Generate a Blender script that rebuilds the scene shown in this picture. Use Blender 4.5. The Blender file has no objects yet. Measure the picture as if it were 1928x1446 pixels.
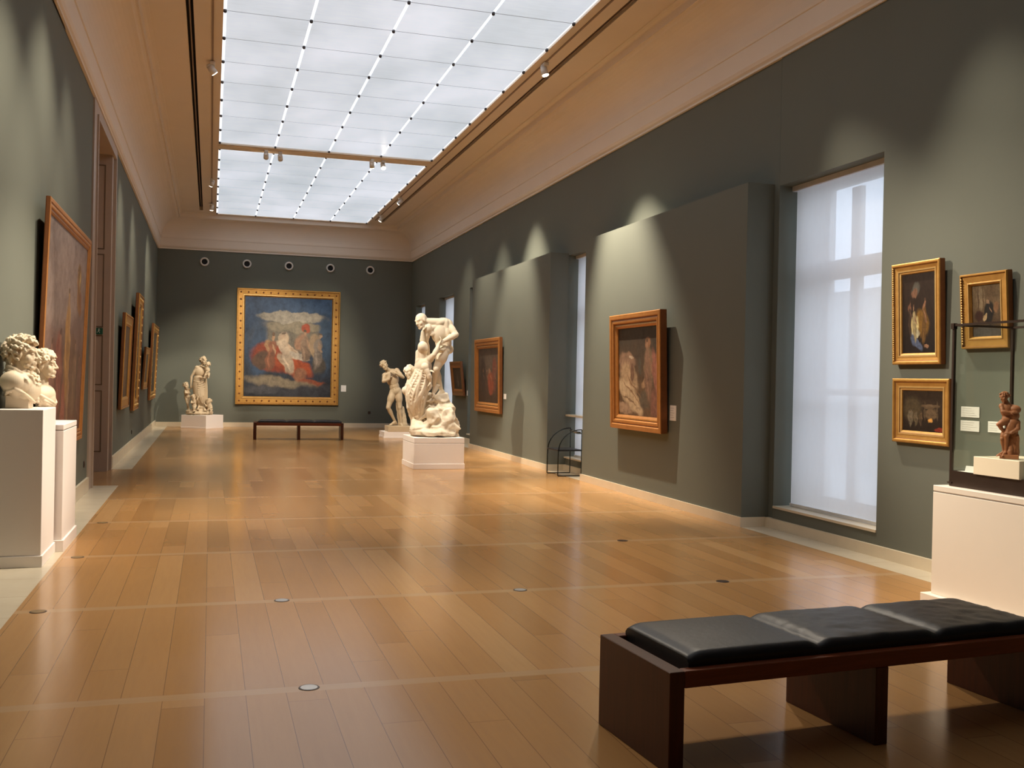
import bpy, bmesh, math, random
from mathutils import Vector, Matrix, Quaternion, noise
random.seed(7)
PI = math.pi
S = bpy.context.scene
COL = S.collection
V = Vector

# ------------------------------------------------------------------ materials
def nt(name):
    m = bpy.data.materials.new(name); m.use_nodes = True
    t = m.node_tree; b = t.nodes['Principled BSDF']
    return m, t, b
def L(t, a, b): t.links.new(a, b)
def N(t, kind, **kw):
    n = t.nodes.new(kind)
    for k, v in kw.items():
        if hasattr(n, k): setattr(n, k, v)
    return n
def math_(t, op, a, b=None, c=None):
    n = t.nodes.new('ShaderNodeMath'); n.operation = op
    for i, v in enumerate((a, b, c)):
        if v is None: continue
        if isinstance(v, (int, float)): n.inputs[i].default_value = v
        else: t.links.new(v, n.inputs[i])
    return n.outputs[0]
def mixc(t, f, a, b, mode='MIX'):
    n = t.nodes.new('ShaderNodeMix'); n.data_type = 'RGBA'; n.blend_type = mode
    for i, v in ((0, f), (6, a), (7, b)):
        if isinstance(v, (int, float)): n.inputs[i].default_value = v
        elif isinstance(v, tuple): n.inputs[i].default_value = (*v[:3], 1)
        else: t.links.new(v, n.inputs[i])
    return n.outputs[2]
def coords(t, kind='Object', scale=(1, 1, 1)):
    tc = t.nodes.new('ShaderNodeTexCoord'); mp = t.nodes.new('ShaderNodeMapping')
    mp.inputs['Scale'].default_value = scale
    L(t, tc.outputs[kind], mp.inputs[0]); return mp.outputs[0]
def noise_(t, vec, scale, detail=4, rough=.55):
    n = t.nodes.new('ShaderNodeTexNoise'); n.inputs['Scale'].default_value = scale
    n.inputs['Detail'].default_value = detail; n.inputs['Roughness'].default_value = rough
    if vec is not None: L(t, vec, n.inputs['Vector'])
    return n.outputs['Fac']
def bump_(t, b, h, strength=.2, dist=.01):
    n = t.nodes.new('ShaderNodeBump'); n.inputs['Strength'].default_value = strength
    n.inputs['Distance'].default_value = dist; L(t, h, n.inputs['Height']); L(t, n.outputs[0], b.inputs['Normal'])
def simple(name, col, rough=.5, metal=0, var=.06, scale=6, bump=0, bscale=80, coat=0, spec=.5):
    m, t, b = nt(name)
    c = coords(t)
    n = noise_(t, c, scale)
    d = tuple(max(0, x * (1 - var * 2)) for x in col); u = tuple(min(1, x * (1 + var * 2)) for x in col)
    L(t, mixc(t, n, d, u), b.inputs['Base Color'])
    b.inputs['Roughness'].default_value = rough; b.inputs['Metallic'].default_value = metal
    b.inputs['Coat Weight'].default_value = coat
    b.inputs['Specular IOR Level'].default_value = spec
    if bump: bump_(t, b, noise_(t, c, bscale, 3), bump, .004)
    return m
def emis(name, col, s, noisy=0):
    m, t, b = nt(name)
    b.inputs['Base Color'].default_value = (*[x * .5 for x in col], 1)
    b.inputs['Emission Color'].default_value = (*col, 1)
    b.inputs['Emission Strength'].default_value = s
    return m

WALLC = (.147, .156, .128)
M = {}
M['wall'] = simple('grey_green_wall_paint', WALLC, .75, var=.02, scale=2, bump=.08, bscale=150, spec=.2)
M['ceil'] = simple('ceiling_plaster', (.80, .70, .59), .7, var=.02, scale=1.5, spec=.2)
M['crown'] = simple('crown_plaster', (.80, .71, .61), .6, var=.02, scale=2, spec=.3)
M['basebd'] = simple('cream_marble_baseboard', (.72, .62, .46), .28, var=.07, scale=3)
M['white'] = simple('white_plinth_paint', (.80, .74, .70), .45, var=.015, scale=3)
M['whiteline'] = simple('plinth_shadow_gap', (.25, .22, .19), .6, var=.02)
M['casing'] = simple('taupe_casing_paint', (.42, .33, .26), .45, var=.03)
M['casing_d'] = simple('taupe_casing_groove', (.16, .11, .07), .5, var=.03)
M['black'] = simple('black_slot', (.006, .005, .005), .8)
M['metal'] = simple('dark_bronze_metal', (.055, .036, .028), .38, metal=.6, var=.1, scale=12)
M['chrome'] = simple('chair_black_steel', (.012, .016, .015), .25, metal=.5)
M['shine'] = simple('polished_steel', (.6, .6, .58), .15, metal=1)
M['leather'] = simple('black_leather', (.009, .009, .011), .46, var=.25, scale=9, bump=.3, bscale=30, spec=.4)
M['canw'] = simple('white_lamp_enamel', (.72, .68, .62), .35)
M['clip'] = simple('dark_panel_clip', (.05, .045, .05), .5)
M['trackp'] = simple('painted_track', (.28, .19, .13), .5)
M['card'] = simple('white_card', (.86, .84, .80), .6, var=.01)
M['ink'] = simple('grey_print', (.45, .44, .42), .7)
M['lens'] = emis('lamp_lens', (1, .86, .66), 14)
M['sign_g'] = simple('exit_sign_green', (.01, .10, .06), .4)
M['sign_w'] = simple('exit_sign_white', (.75, .8, .75), .5)
M['alu'] = simple('brushed_aluminium', (.50, .49, .48), .35, metal=.7)
M['brass'] = simple('dull_brass_cover', (.30, .20, .09), .4, metal=.5)
M['case_white'] = simple('case_plinth_paint', (.80, .72, .62), .45, var=.01)
M['terra'] = simple('terracotta', (.42, .16, .07), .5, var=.14, scale=25, bump=.2, bscale=90)

def marble(name, col, warm, rough=.45):
    m, t, b = nt(name); c = coords(t)
    n = noise_(t, c, 5, 6); n2 = noise_(t, c, 28, 5)
    a = mixc(t, n, col, warm); a = mixc(t, math_(t, 'MULTIPLY', n2, .25), a, tuple(x * .8 for x in warm))
    L(t, a, b.inputs['Base Color']); b.inputs['Roughness'].default_value = rough
    b.inputs['Specular IOR Level'].default_value = .3
    bump_(t, b, n2, .12, .003)
    return m
M['marble'] = marble('statue_marble', (.80, .72, .585), (.70, .60, .45), .6)
M['marble2'] = marble('aged_bust_marble', (.76, .66, .51), (.60, .48, .33), .5)
M['marble3'] = marble('ochre_statue_marble', (.62, .50, .34), (.50, .38, .24), .5)

def wood_dark(name, c0, c1, rough=.35, axis='x'):
    m, t, b = nt(name)
    sc = {'x': (2, 30, 30), 'z': (30, 30, 2)}[axis]
    c = coords(t, 'Object', sc); n = noise_(t, c, 1.4, 6, .65)
    L(t, mixc(t, n, c0, c1), b.inputs['Base Color']); b.inputs['Roughness'].default_value = rough
    b.inputs['Specular IOR Level'].default_value = .3
    return m
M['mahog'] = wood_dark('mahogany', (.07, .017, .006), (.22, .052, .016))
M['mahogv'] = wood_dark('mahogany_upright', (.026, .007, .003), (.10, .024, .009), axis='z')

def gold(name, c0, c1, rough=.42, metal=.55, bs=60):
    m, t, b = nt(name); c = coords(t); n = noise_(t, c, 14, 5)
    n3 = noise_(t, c, bs, 3)
    L(t, mixc(t, n, c0, c1), b.inputs['Base Color'])
    b.inputs['Roughness'].default_value = rough; b.inputs['Metallic'].default_value = metal
    bump_(t, b, n3, .3, .004); return m
M['gold'] = gold('gilt_frame', (.42, .20, .04), (.68, .38, .10))
M['gold_o'] = gold('orange_gilt_frame', (.36, .14, .03), (.55, .24, .06), .45, .35)
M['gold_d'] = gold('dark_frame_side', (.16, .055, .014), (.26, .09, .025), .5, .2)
M['gold_b'] = gold('bright_gilt_moulding', (.62, .38, .12), (.85, .58, .24), .38, .6)
M['frame_brown'] = gold('brown_gilt_frame', (.20, .09, .025), (.34, .17, .05), .45, .3)

def floor_mat():
    m, t, b = nt('oak_plank_floor')
    tc = t.nodes.new('ShaderNodeTexCoord'); sep = t.nodes.new('ShaderNodeSeparateXYZ')
    L(t, tc.outputs['Object'], sep.inputs[0]); X, Y = sep.outputs[0], sep.outputs[1]
    w = .19
    xi = math_(t, 'DIVIDE', X, w); i = math_(t, 'FLOOR', xi); fx = math_(t, 'FRACT', xi)
    yj = math_(t, 'DIVIDE', math_(t, 'ADD', Y, 20 * 1.98 - 4.99 + .045), 1.98)
    j = math_(t, 'FLOOR', yj); fy = math_(t, 'FRACT', yj)
    cb = t.nodes.new('ShaderNodeCombineXYZ'); L(t, i, cb.inputs[0]); L(t, j, cb.inputs[1])
    wn = t.nodes.new('ShaderNodeTexWhiteNoise'); wn.noise_dimensions = '2D'; L(t, cb.outputs[0], wn.inputs['Vector'])
    joint = math_(t, 'ADD', math_(t, 'MULTIPLY', wn.outputs['Value'], 1.3), .15)   # may fall past the end: one board
    seg = math_(t, 'GREATER_THAN', fy, joint)
    cb2 = t.nodes.new('ShaderNodeCombineXYZ'); L(t, i, cb2.inputs[0]); L(t, j, cb2.inputs[1]); L(t, seg, cb2.inputs[2])
    wn2 = t.nodes.new('ShaderNodeTexWhiteNoise'); wn2.noise_dimensions = '3D'; L(t, cb2.outputs[0], wn2.inputs['Vector'])
    tone = wn2.outputs['Value']
    # grain, shifted per board
    off = t.nodes.new('ShaderNodeVectorMath'); off.operation = 'MULTIPLY_ADD'
    L(t, wn2.outputs['Color'], off.inputs[0]); off.inputs[1].default_value = (7, 7, 7); L(t, tc.outputs['Object'], off.inputs[2])
    mp = t.nodes.new('ShaderNodeMapping'); mp.inputs['Scale'].default_value = (16, 1.1, 1); L(t, off.outputs[0], mp.inputs[0])
    g = noise_(t, mp.outputs[0], 2.2, 8, .68)
    cr = t.nodes.new('ShaderNodeValToRGB'); L(t, tone, cr.inputs[0])
    e = cr.color_ramp.elements
    e[0].position = 0; e[0].color = (.345, .176, .062, 1)
    e[1].position = 1; e[1].color = (.46, .265, .108, 1)
    for p, c in ((.10, (.39, .205, .073)), (.5, (.41, .217, .078)), (.92, (.43, .232, .086))):
        x = cr.color_ramp.elements.new(p); x.color = (*c, 1)
    base = mixc(t, math_(t, 'MULTIPLY', math_(t, 'SUBTRACT', g, .40), .7), cr.outputs[0], (.285, .145, .054))
    # seams
    dx = math_(t, 'MULTIPLY', math_(t, 'MINIMUM', fx, math_(t, 'SUBTRACT', 1, fx)), w)
    s1 = math_(t, 'LESS_THAN', dx, .0016)
    dj = math_(t, 'MULTIPLY', math_(t, 'ABSOLUTE', math_(t, 'SUBTRACT', fy, joint)), 1.98)
    s2 = math_(t, 'LESS_THAN', dj, .0016)
    strip = math_(t, 'LESS_THAN', math_(t, 'MULTIPLY', fy, 1.98), .09)
    seam = math_(t, 'MULTIPLY', math_(t, 'MAXIMUM', s1, s2), math_(t, 'SUBTRACT', 1, strip))
    es = math_(t, 'LESS_THAN', math_(t, 'ABSOLUTE', math_(t, 'SUBTRACT', math_(t, 'MULTIPLY', fy, 1.98), .0905)), .0015)
    seam = math_(t, 'MAXIMUM', seam, math_(t, 'MULTIPLY', es, .25))
    mp2 = t.nodes.new('ShaderNodeMapping'); mp2.inputs['Scale'].default_value = (1.6, 22, 1); L(t, tc.outputs['Object'], mp2.inputs[0])
    g2 = noise_(t, mp2.outputs[0], 2.2, 6, .6)
    sc = mixc(t, g2, (.405, .24, .112), (.455, .28, .137))
    c = mixc(t, strip, base, sc); c = mixc(t, math_(t, 'MULTIPLY', seam, .62), c, (.07, .03, .012))
    L(t, c, b.inputs['Base Color'])
    big = noise_(t, tc.outputs['Object'], .7, 3)
    r = math_(t, 'ADD', math_(t, 'MULTIPLY', g, .05), math_(t, 'ADD', math_(t, 'MULTIPLY', tone, .04), math_(t, 'MULTIPLY', big, .12)))
    L(t, math_(t, 'ADD', r, .10), b.inputs['Roughness'])
    b.inputs['Specular IOR Level'].default_value = .75
    hb = math_(t, 'SUBTRACT', math_(t, 'MULTIPLY', g, .05), seam)
    bump_(t, b, hb, .05, .003)
    return m
M['floor'] = floor_mat()

def tile_mat():
    m, t, b = nt('cream_marble_tile')
    c = coords(t); br = t.nodes.new('ShaderNodeTexBrick'); L(t, c, br.inputs['Vector'])
    mp = t.nodes.new('ShaderNodeMapping'); mp.inputs['Rotation'].default_value = (0, 0, PI / 2); L(t, c, mp.inputs[0]); L(t, mp.outputs[0], br.inputs['Vector'])
    br.offset = 0; br.inputs['Scale'].default_value = 1; br.inputs['Brick Width'].default_value = .62; br.inputs['Row Height'].default_value = 3.0
    br.inputs['Mortar Size'].default_value = .002
    n = noise_(t, c, 4, 7, .6)
    base = mixc(t, n, (.62, .55, .42), (.50, .43, .32))
    L(t, base, br.inputs['Color1']); L(t, base, br.inputs['Color2']); br.inputs['Mortar'].default_value = (.28, .22, .15, 1)
    L(t, br.outputs['Color'], b.inputs['Base Color']); b.inputs['Roughness'].default_value = .2
    return m
M['tile'] = tile_mat()

def skyl_mat():
    m, t, b = nt('frosted_skylight_panel'); tc = t.nodes.new('ShaderNodeTexCoord')
    geo = t.nodes.new('ShaderNodeNewGeometry')
    mp = t.nodes.new('ShaderNodeMapping'); mp.inputs['Scale'].default_value = (1, .55, 1); L(t, geo.outputs['Position'], mp.inputs[0])
    n = noise_(t, mp.outputs[0], .8, 3, .5)
    mp2 = t.nodes.new('ShaderNodeMapping'); mp2.inputs['Scale'].default_value = (1.5, 9, 1); L(t, geo.outputs['Position'], mp2.inputs[0])
    n2 = noise_(t, mp2.outputs[0], 2, 3, .6)
    col = mixc(t, n, (.52, .62, .68), (.86, .88, .98))
    s = math_(t, 'ADD', .53, math_(t, 'ADD', math_(t, 'MULTIPLY', n, .30), math_(t, 'MULTIPLY', n2, .16)))
    L(t, col, b.inputs['Emission Color']); L(t, s, b.inputs['Emission Strength'])
    b.inputs['Base Color'].default_value = (.25, .27, .28, 1); b.inputs['Roughness'].default_value = .3
    return m
M['skyl'] = skyl_mat()
M['lightbox'] = emis('skylight_lightbox', (.93, .96, 1.0), 1.1)

def blind_mat():
    m, t, b = nt('roller_blind_fabric')
    out = t.nodes['Material Output']; t.nodes.remove(b)
    tr = t.nodes.new('ShaderNodeBsdfTranslucent'); df = t.nodes.new('ShaderNodeBsdfDiffuse'); tp = t.nodes.new('ShaderNodeBsdfTransparent')
    c = coords(t, 'Object', (40, 3, 1.2)); n = noise_(t, c, 6, 3)
    col = mixc(t, n, (.93, .85, .80), (.98, .91, .86))
    L(t, col, tr.inputs[0]); df.inputs[0].default_value = (.8, .77, .76, 1)
    m1 = t.nodes.new('ShaderNodeMixShader'); m1.inputs[0].default_value = .25; L(t, tr.outputs[0], m1.inputs[1]); L(t, df.outputs[0], m1.inputs[2])
    m2 = t.nodes.new('ShaderNodeMixShader'); m2.inputs[0].default_value = .13; L(t, m1.outputs[0], m2.inputs[1]); L(t, tp.outputs[0], m2.inputs[2])
    L(t, m2.outputs[0], out.inputs[0]); return m
M['blind'] = blind_mat()
M['winframe'] = simple('white_window_frame', (.70, .68, .66), .4)
M['reveal'] = simple('white_window_reveal', (.62, .63, .66), .6)
M['facade'] = simple('pale_facade', (.62, .60, .58), .8, var=.05)
M['court'] = simple('courtyard_paving', (.55, .54, .52), .8, var=.05)

def glass_mat(name, tint=(1, 1, 1), refl=.07):
    m, t, b = nt(name); out = t.nodes['Material Output']; t.nodes.remove(b)
    tp = t.nodes.new('ShaderNodeBsdfTransparent'); tp.inputs[0].default_value = (*tint, 1)
    gl = t.nodes.new('ShaderNodeBsdfGlossy'); gl.inputs['Roughness'].default_value = .02
    lw = t.nodes.new('ShaderNodeLayerWeight'); lw.inputs[0].default_value = .35
    m1 = t.nodes.new('ShaderNodeMixShader'); L(t, math_(t, 'ADD', math_(t, 'MULTIPLY', math_(t, 'POWER', lw.outputs['Facing'], 3), .35), .025), m1.inputs[0])
    L(t, tp.outputs[0], m1.inputs[1]); L(t, gl.outputs[0], m1.inputs[2]); L(t, m1.outputs[0], out.inputs[0])
    return m
M['glass'] = glass_mat('case_glass', (.95, .97, .95))
M['pane'] = glass_mat('window_glass', (.96, .98, .98))

# canvas paint: soft irregular patches laid over a ground; (u, v, ru, rv, angle, colour, edge)
def canvas_mat(name, ground_lo, ground_hi, blobs, nscale=4, rough=.45):
    m, t, b = nt(name)
    tc = t.nodes.new('ShaderNodeTexCoord'); sep = t.nodes.new('ShaderNodeSeparateXYZ')
    nz = t.nodes.new('ShaderNodeTexNoise'); nz.inputs['Scale'].default_value = 7; nz.inputs['Detail'].default_value = 3; nz.inputs['Roughness'].default_value = .5
    L(t, tc.outputs['Generated'], nz.inputs['Vector'])
    vm = t.nodes.new('ShaderNodeVectorMath'); vm.operation = 'MULTIPLY_ADD'
    L(t, nz.outputs['Color'], vm.inputs[0]); vm.inputs[1].default_value = (.11, 0, .11); L(t, tc.outputs['Generated'], vm.inputs[2])
    va = t.nodes.new('ShaderNodeVectorMath'); va.operation = 'SUBTRACT'; L(t, vm.outputs[0], va.inputs[0]); va.inputs[1].default_value = (.055, 0, .055)
    L(t, va.outputs[0], sep.inputs[0]); U, W = sep.outputs[0], sep.outputs[2]
    n = noise_(t, tc.outputs['Generated'], nscale, 6, .6)
    g = math_(t, 'ADD', W, math_(t, 'MULTIPLY', math_(t, 'SUBTRACT', n, .5), .7))
    cr = t.nodes.new('ShaderNodeMapRange'); L(t, g, cr.inputs[0]); cr.inputs[1].default_value = .1; cr.inputs[2].default_value = .9
    c = mixc(t, cr.outputs[0], ground_lo, ground_hi)
    for (u, v, ru, rv, an, colr, edge) in blobs:
        du = math_(t, 'SUBTRACT', U, u); dv = math_(t, 'SUBTRACT', W, v)
        ca, sa = math.cos(an), math.sin(an)
        a = math_(t, 'ADD', math_(t, 'MULTIPLY', du, ca / ru), math_(t, 'MULTIPLY', dv, sa / ru))
        bb = math_(t, 'ADD', math_(t, 'MULTIPLY', du, -sa / rv), math_(t, 'MULTIPLY', dv, ca / rv))
        d = math_(t, 'ADD', math_(t, 'MULTIPLY', a, a), math_(t, 'MULTIPLY', bb, bb))
        f = t.nodes.new('ShaderNodeMapRange'); f.interpolation_type = 'SMOOTHSTEP'
        L(t, d, f.inputs[0]); f.inputs[1].default_value = 1 + edge; f.inputs[2].default_value = max(0, 1 - edge)
        f.inputs[3].default_value = 0; f.inputs[4].default_value = 1
        c = mixc(t, f.outputs[0], c, colr)
    n2 = noise_(t, tc.outputs['Generated'], 30, 5, .7)
    c = mixc(t, math_(t, 'MULTIPLY', n2, .45), c, tuple(x * .35 for x in ground_lo))
    n3 = t.nodes.new('ShaderNodeMapRange'); L(t, noise_(t, va.outputs[0], 13, 5, .7), n3.inputs[0]); n3.inputs[1].default_value = .42; n3.inputs[2].default_value = .72
    c = mixc(t, math_(t, 'MULTIPLY', n3.outputs[0], .6), c, mixc(t, .5, ground_hi, ground_lo), 'MULTIPLY')
    L(t, c, b.inputs['Base Color']); b.inputs['Roughness'].default_value = rough
    b.inputs['Specular IOR Level'].default_value = .3
    return m

# ------------------------------------------------------------------ mesh helpers
def newbm(): return bmesh.new()
def box(bm, x0, x1, y0, y1, z0, z1, mi=0):
    vs = [bm.verts.new(p) for p in ((x0, y0, z0), (x1, y0, z0), (x1, y1, z0), (x0, y1, z0), (x0, y0, z1), (x1, y0, z1), (x1, y1, z1), (x0, y1, z1))]
    for f in ((0, 3, 2, 1), (4, 5, 6, 7), (0, 1, 5, 4), (1, 2, 6, 5), (2, 3, 7, 6), (3, 0, 4, 7)):
        fc = bm.faces.new([vs[i] for i in f]); fc.material_index = mi
    return vs
def rounded_box(bm, x0, x1, y0, y1, z0, z1, r, seg=2, mi=0):
    b2 = bmesh.new(); box(b2, x0, x1, y0, y1, z0, z1)
    bmesh.ops.bevel(b2, geom=b2.edges[:] + b2.verts[:], offset=r, segments=seg, affect='EDGES', profile=.5)
    merge(bm, b2, mi)
def merge(bm, b2, mi=0, mat=None):
    mp = {}
    for v in b2.verts: mp[v] = bm.verts.new(mat @ v.co if mat else v.co)
    for f in b2.faces:
        try:
            n = bm.faces.new([mp[v] for v in f.verts]); n.material_index = mi if mi else f.material_index; n.smooth = f.smooth
        except ValueError: pass
    b2.free()
def ortho(d):
    d = d.normalized(); a = V((0, 0, 1)) if abs(d.z) < .9 else V((1, 0, 0))
    u = d.cross(a).normalized(); return u, d.cross(u).normalized()
def tube(bm, pts, r, n=10, mi=0, cap=True):
    pts = [V(p) for p in pts]; rings = []
    u = None
    for i, p in enumerate(pts):
        d = (pts[min(i + 1, len(pts) - 1)] - pts[max(i - 1, 0)]).normalized()
        if u is None: u, w = ortho(d)
        else:
            u = (u - d * u.dot(d)).normalized(); w = d.cross(u)
        rr = r[i] if isinstance(r, (list, tuple)) else r
        rings.append([bm.verts.new(p + (u * math.cos(2 * PI * k / n) + w * math.sin(2 * PI * k / n)) * rr) for k in range(n)])
    for a, b in zip(rings, rings[1:]):
        for k in range(n):
            f = bm.faces.new((a[k], a[(k + 1) % n], b[(k + 1) % n], b[k])); f.smooth = True; f.material_index = mi
    if cap:
        for rg in (rings[0][::-1], rings[-1]):
            f = bm.faces.new(rg); f.material_index = mi
def cyl(bm, p0, p1, r, n=20, mi=0, r1=None): tube(bm, [p0, p1], [r, r if r1 is None else r1], n, mi)
def obj(name, bm, mats, parent=None, loc=None, rot=None, smooth=False):
    bmesh.ops.recalc_face_normals(bm, faces=bm.faces[:])
    me = bpy.data.meshes.new(name); bm.to_mesh(me); bm.free()
    if not isinstance(mats, (list, tuple)): mats = [mats]
    for m in mats: me.materials.append(m)
    if smooth:
        for p in me.polygons: p.use_smooth = True
    o = bpy.data.objects.new(name, me); COL.objects.link(o)
    if parent: o.parent = parent
    if loc is not None: o.location = loc
    if rot is not None: o.rotation_euler = rot
    return o
def tag(o, label=None, cat=None, group=None, kind=None):
    if label: o['label'] = label
    if cat: o['category'] = cat
    if group: o['group'] = group
    if kind: o['kind'] = kind
    return o
def thing(name, label, cat, loc=(0, 0, 0), rot=(0, 0, 0), group=None):
    o = bpy.data.objects.new(name, None); COL.objects.link(o); o.empty_display_size = .1
    o.location = loc; o.rotation_euler = rot
    return tag(o, label, cat, group)
def struct(name, bm, mats, label=None, cat=None, **k):
    o = obj(name, bm, mats, **k); o['kind'] = 'structure'
    if label: o['label'] = label
    if cat: o['category'] = cat
    return o
def copy_tree(o, parent=None):
    c = o.copy(); COL.objects.link(c)
    if parent is not None: c.parent = parent
    for ch in [x for x in bpy.data.objects if x.parent == o]:
        copy_tree(ch, c)
    return c

# ------------------------------------------------------------------ room
XL, XR, YB, YF = -1.51, 5.86, 30.1, -3.2
WX0, WX1 = -1.17, 5.52
ZC = 5.08
bm = newbm(); box(bm, WX0, WX1, YF, YB, -.1, 0); box(bm, -2.4, WX0, 14.45, 16.85, -.1, 0)
struct('floor', bm, M['floor'], 'warm oak plank floor with pale cross strips', 'floor')
bm = newbm(); box(bm, -2.1, WX0, YF, 14.45, -.1, .001); box(bm, -1.6, WX0, 16.85, YB, -.1, .001)
struct('trim_1', bm, M['tile'], 'cream marble tile border along the left wall', 'floor border')
bm = newbm(); box(bm, WX1, 6.1, YF, YB, -.1, .001)
struct('trim_2', bm, M['tile'], 'cream marble tile border along the window wall', 'floor border')

# left wall
bm = newbm()
box(bm, XL - .3, XL, 11.25, 13.86, 0, ZC + .1); box(bm, XL - .3, XL, 17.05, YB, 0, ZC + .1)
box(bm, XL - .3, XL, 13.86, 17.05, 5.02, ZC + .1)
def prism(bm, poly, z0, z1):
    a = [bm.verts.new((x, y, z0)) for x, y in poly]; b_ = [bm.verts.new((x, y, z1)) for x, y in poly]
    bm.faces.new(a[::-1]); bm.faces.new(b_)
    for k in range(len(poly)): bm.faces.new((a[k], a[(k + 1) % len(poly)], b_[(k + 1) % len(poly)], b_[k]))
prism(bm, [(XL, 9.9), (XL, 11.25), (XL - .3, 11.25), (-2.1, 8.3), (-2.1, YF), (-1.70, YF), (-1.70, 8.3)], 0, ZC + .1)
box(bm, -1.76, XL + .01, YF, 11.25, ZC, ZC + .1)
struct('wall_left', bm, M['wall'], 'grey-green painted left gallery wall', 'wall')
bm = newbm(); box(bm, XL - .4, XR + .3, YB, YB + .2, 0, ZC + .1)
struct('wall_back', bm, M['wall'], 'dark grey-green end wall', 'wall')
bm = newbm(); box(bm, -2.1, XR + .6, YF - .2, YF, 0, 6.3)
struct('wall_front', bm, M['wall'], 'grey-green wall behind the viewer', 'wall')
# right wall with window openings
WIN = [(7.73, 9.47), (14.42, 16.15), (21.2, 22.95), (24.55, 26.25), (28.1, 29.42)]
T = .56
bm = newbm(); prev = YF
def pier(y0, y1, z0, z1):
    # the stretch nearer than 9.49 stands a little proud of the rest, with a thin joint between
    if y0 < 9.49 and y1 > 9.5:
        box(bm, XR - .012, XR + T, y0, 9.478, z0, z1); box(bm, XR + .02, XR + T, 9.478, 9.50, z0, z1); box(bm, XR, XR + T, 9.50, y1, z0, z1)
    elif y1 <= 9.49: box(bm, XR - .012, XR + T, y0, y1, z0, z1)
    else: box(bm, XR, XR + T, y0, y1, z0, z1)
for (a, b_) in WIN:
    pier(prev, a, 0, ZC + .1); pier(a, b_, 3.70, ZC + .1); pier(a, b_, 0, .215); prev = b_
pier(prev, YB, 0, ZC + .1)
struct('wall_right', bm, M['wall'], 'grey-green window wall on the right', 'wall')
# projecting panels
for nm, y0, y1, lab in (('wall_right_panel', 9.59, 14.44, 'projecting grey-green wall panel carrying the large portrait-like painting'),
                        ('wall_right_panel', 16.12, 21.42, 'projecting grey-green wall panel beyond the wire chair')):
    bm = newbm(); box(bm, 5.53, XR - .001, y0, y1, 0, 3.735)
    struct(nm, bm, M['wall'], lab, 'wall panel')

# baseboards
def baseb(name, segs, lab):
    bm = newbm()
    for s in segs: box(bm, *s)
    o = struct(name, bm, M['basebd'], lab, 'baseboard')
baseb('baseboard_left', [(XL - .01, XL + .03, 11.25, 13.86, 0, .175), (XL - .01, XL + .03, 17.1, YB, 0, .175)], 'cream marble baseboard of the left wall')
baseb('baseboard_back', [(XL + .03, XR - .03, YB - .03, YB + .01, 0, .13)], 'cream marble baseboard of the end wall')
baseb('baseboard_right', [(5.51, 5.53, 9.57, 14.46, 0, .105), (5.53, XR - .045, 9.57, 9.589, 0, .105), (5.53, XR, 14.441, 14.46, 0, .105),
      (5.51, 5.53, 16.10, 21.44, 0, .105), (5.53, XR - .03, 16.10, 16.119, 0, .105), (5.53, XR, 21.421, 21.44, 0, .105),
      (XR - .045, XR, YF, 9.57, 0, .105), (XR - .03, XR, 14.46, 16.10, 0, .105), (XR - .03, XR, 21.44, YB - .03, 0, .13)], 'cream marble baseboard of the window wall')

# ceiling ring profile (distance from wall, height)
prof = [(-.02, ZC), (.035, ZC), (.035, 5.105), (.02, 5.115), (.05, 5.135), (.07, 5.17), (.085, 5.38), (.10, 5.385), (.105, 5.41)]
for k in range(1, 13):
    a = PI / 2 * k / 12; prof.append((.53 - .425 * math.cos(a), 5.41 + .50 * math.sin(a)))
prof += [(.545, 5.925), (.575, 5.95), (.605, 5.93), (.615, 6.018), (.625, 6.03), (.655, 6.04)]
prof2 = prof + [(.70, 6.04), (.702, 6.055)]
def ring(bm, prof, x0, x1, y0, y1):
    rows = []
    for d, z in prof:
        rows.append([bm.verts.new(p) for p in ((x0 + d, y0 + d, z), (x1 - d, y0 + d, z), (x1 - d, y1 - d, z), (x0 + d, y1 - d, z))])
    for a, b_ in zip(rows, rows[1:]):
        for k in range(4):
            bm.faces.new((a[k], a[(k + 1) % 4], b_[(k + 1) % 4], b_[k]))
bm = newbm(); ring(bm, prof2, XL, XR, YF, YB)
struct('trim_3', bm, M['crown'], 'coved plaster crown moulding around the room', 'cove moulding')
SX0, SX1 = .09, 4.31
SY0, SY1 = 2.37, 29.35
bm = newbm()
ZF = 6.05
cx0, cx1 = XL + .70, XR - .70
slL, slR = (-.375, -.285), (4.655, 4.745)
def flat(x0, x1, y0, y1): box(bm, x0, x1, y0, y1, ZF, ZF + .12)
flat(cx0, slL[0], YF + .6, YB - .6); flat(slL[1], SX0 - .02, YF + .6, YB - .6)
flat(slL[0], slL[1], 28.88, YB - .6); flat(slR[0], slR[1], 28.93, YB - .6)
flat(SX1 + .02, slR[0], YF + .6, YB - .6); flat(slR[1], cx1, YF + .6, YB - .6)
flat(SX0 - .02, SX1 + .02, YF + .6, SY0); flat(SX0 - .02, SX1 + .02, SY1, YB - .6)
box(bm, cx0 - .2, cx1 + .2, YF + .2, YB - .2, 6.42, 6.5)
struct('ceiling', bm, M['ceil'], 'warm plaster ceiling around the skylight', 'ceiling')
for (a, b_), lab in ((slL, 'black linear air slot left of the skylight'), (slR, 'black linear air slot right of the skylight')):
    bm = newbm(); box(bm, a - .005, b_ + .005, YF + .6, 28.95, ZF + .10, ZF + .3)
    mid = (a + b_) / 2
    o = struct('trim_4', bm, M['black'], lab, 'air slot')
    bm = newbm(); box(bm, mid - .008, mid + .008, YF + .6, 28.93, ZF + .005, ZF + .10)
    o2 = obj('divider', bm, M['trackp'], o); 
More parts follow.
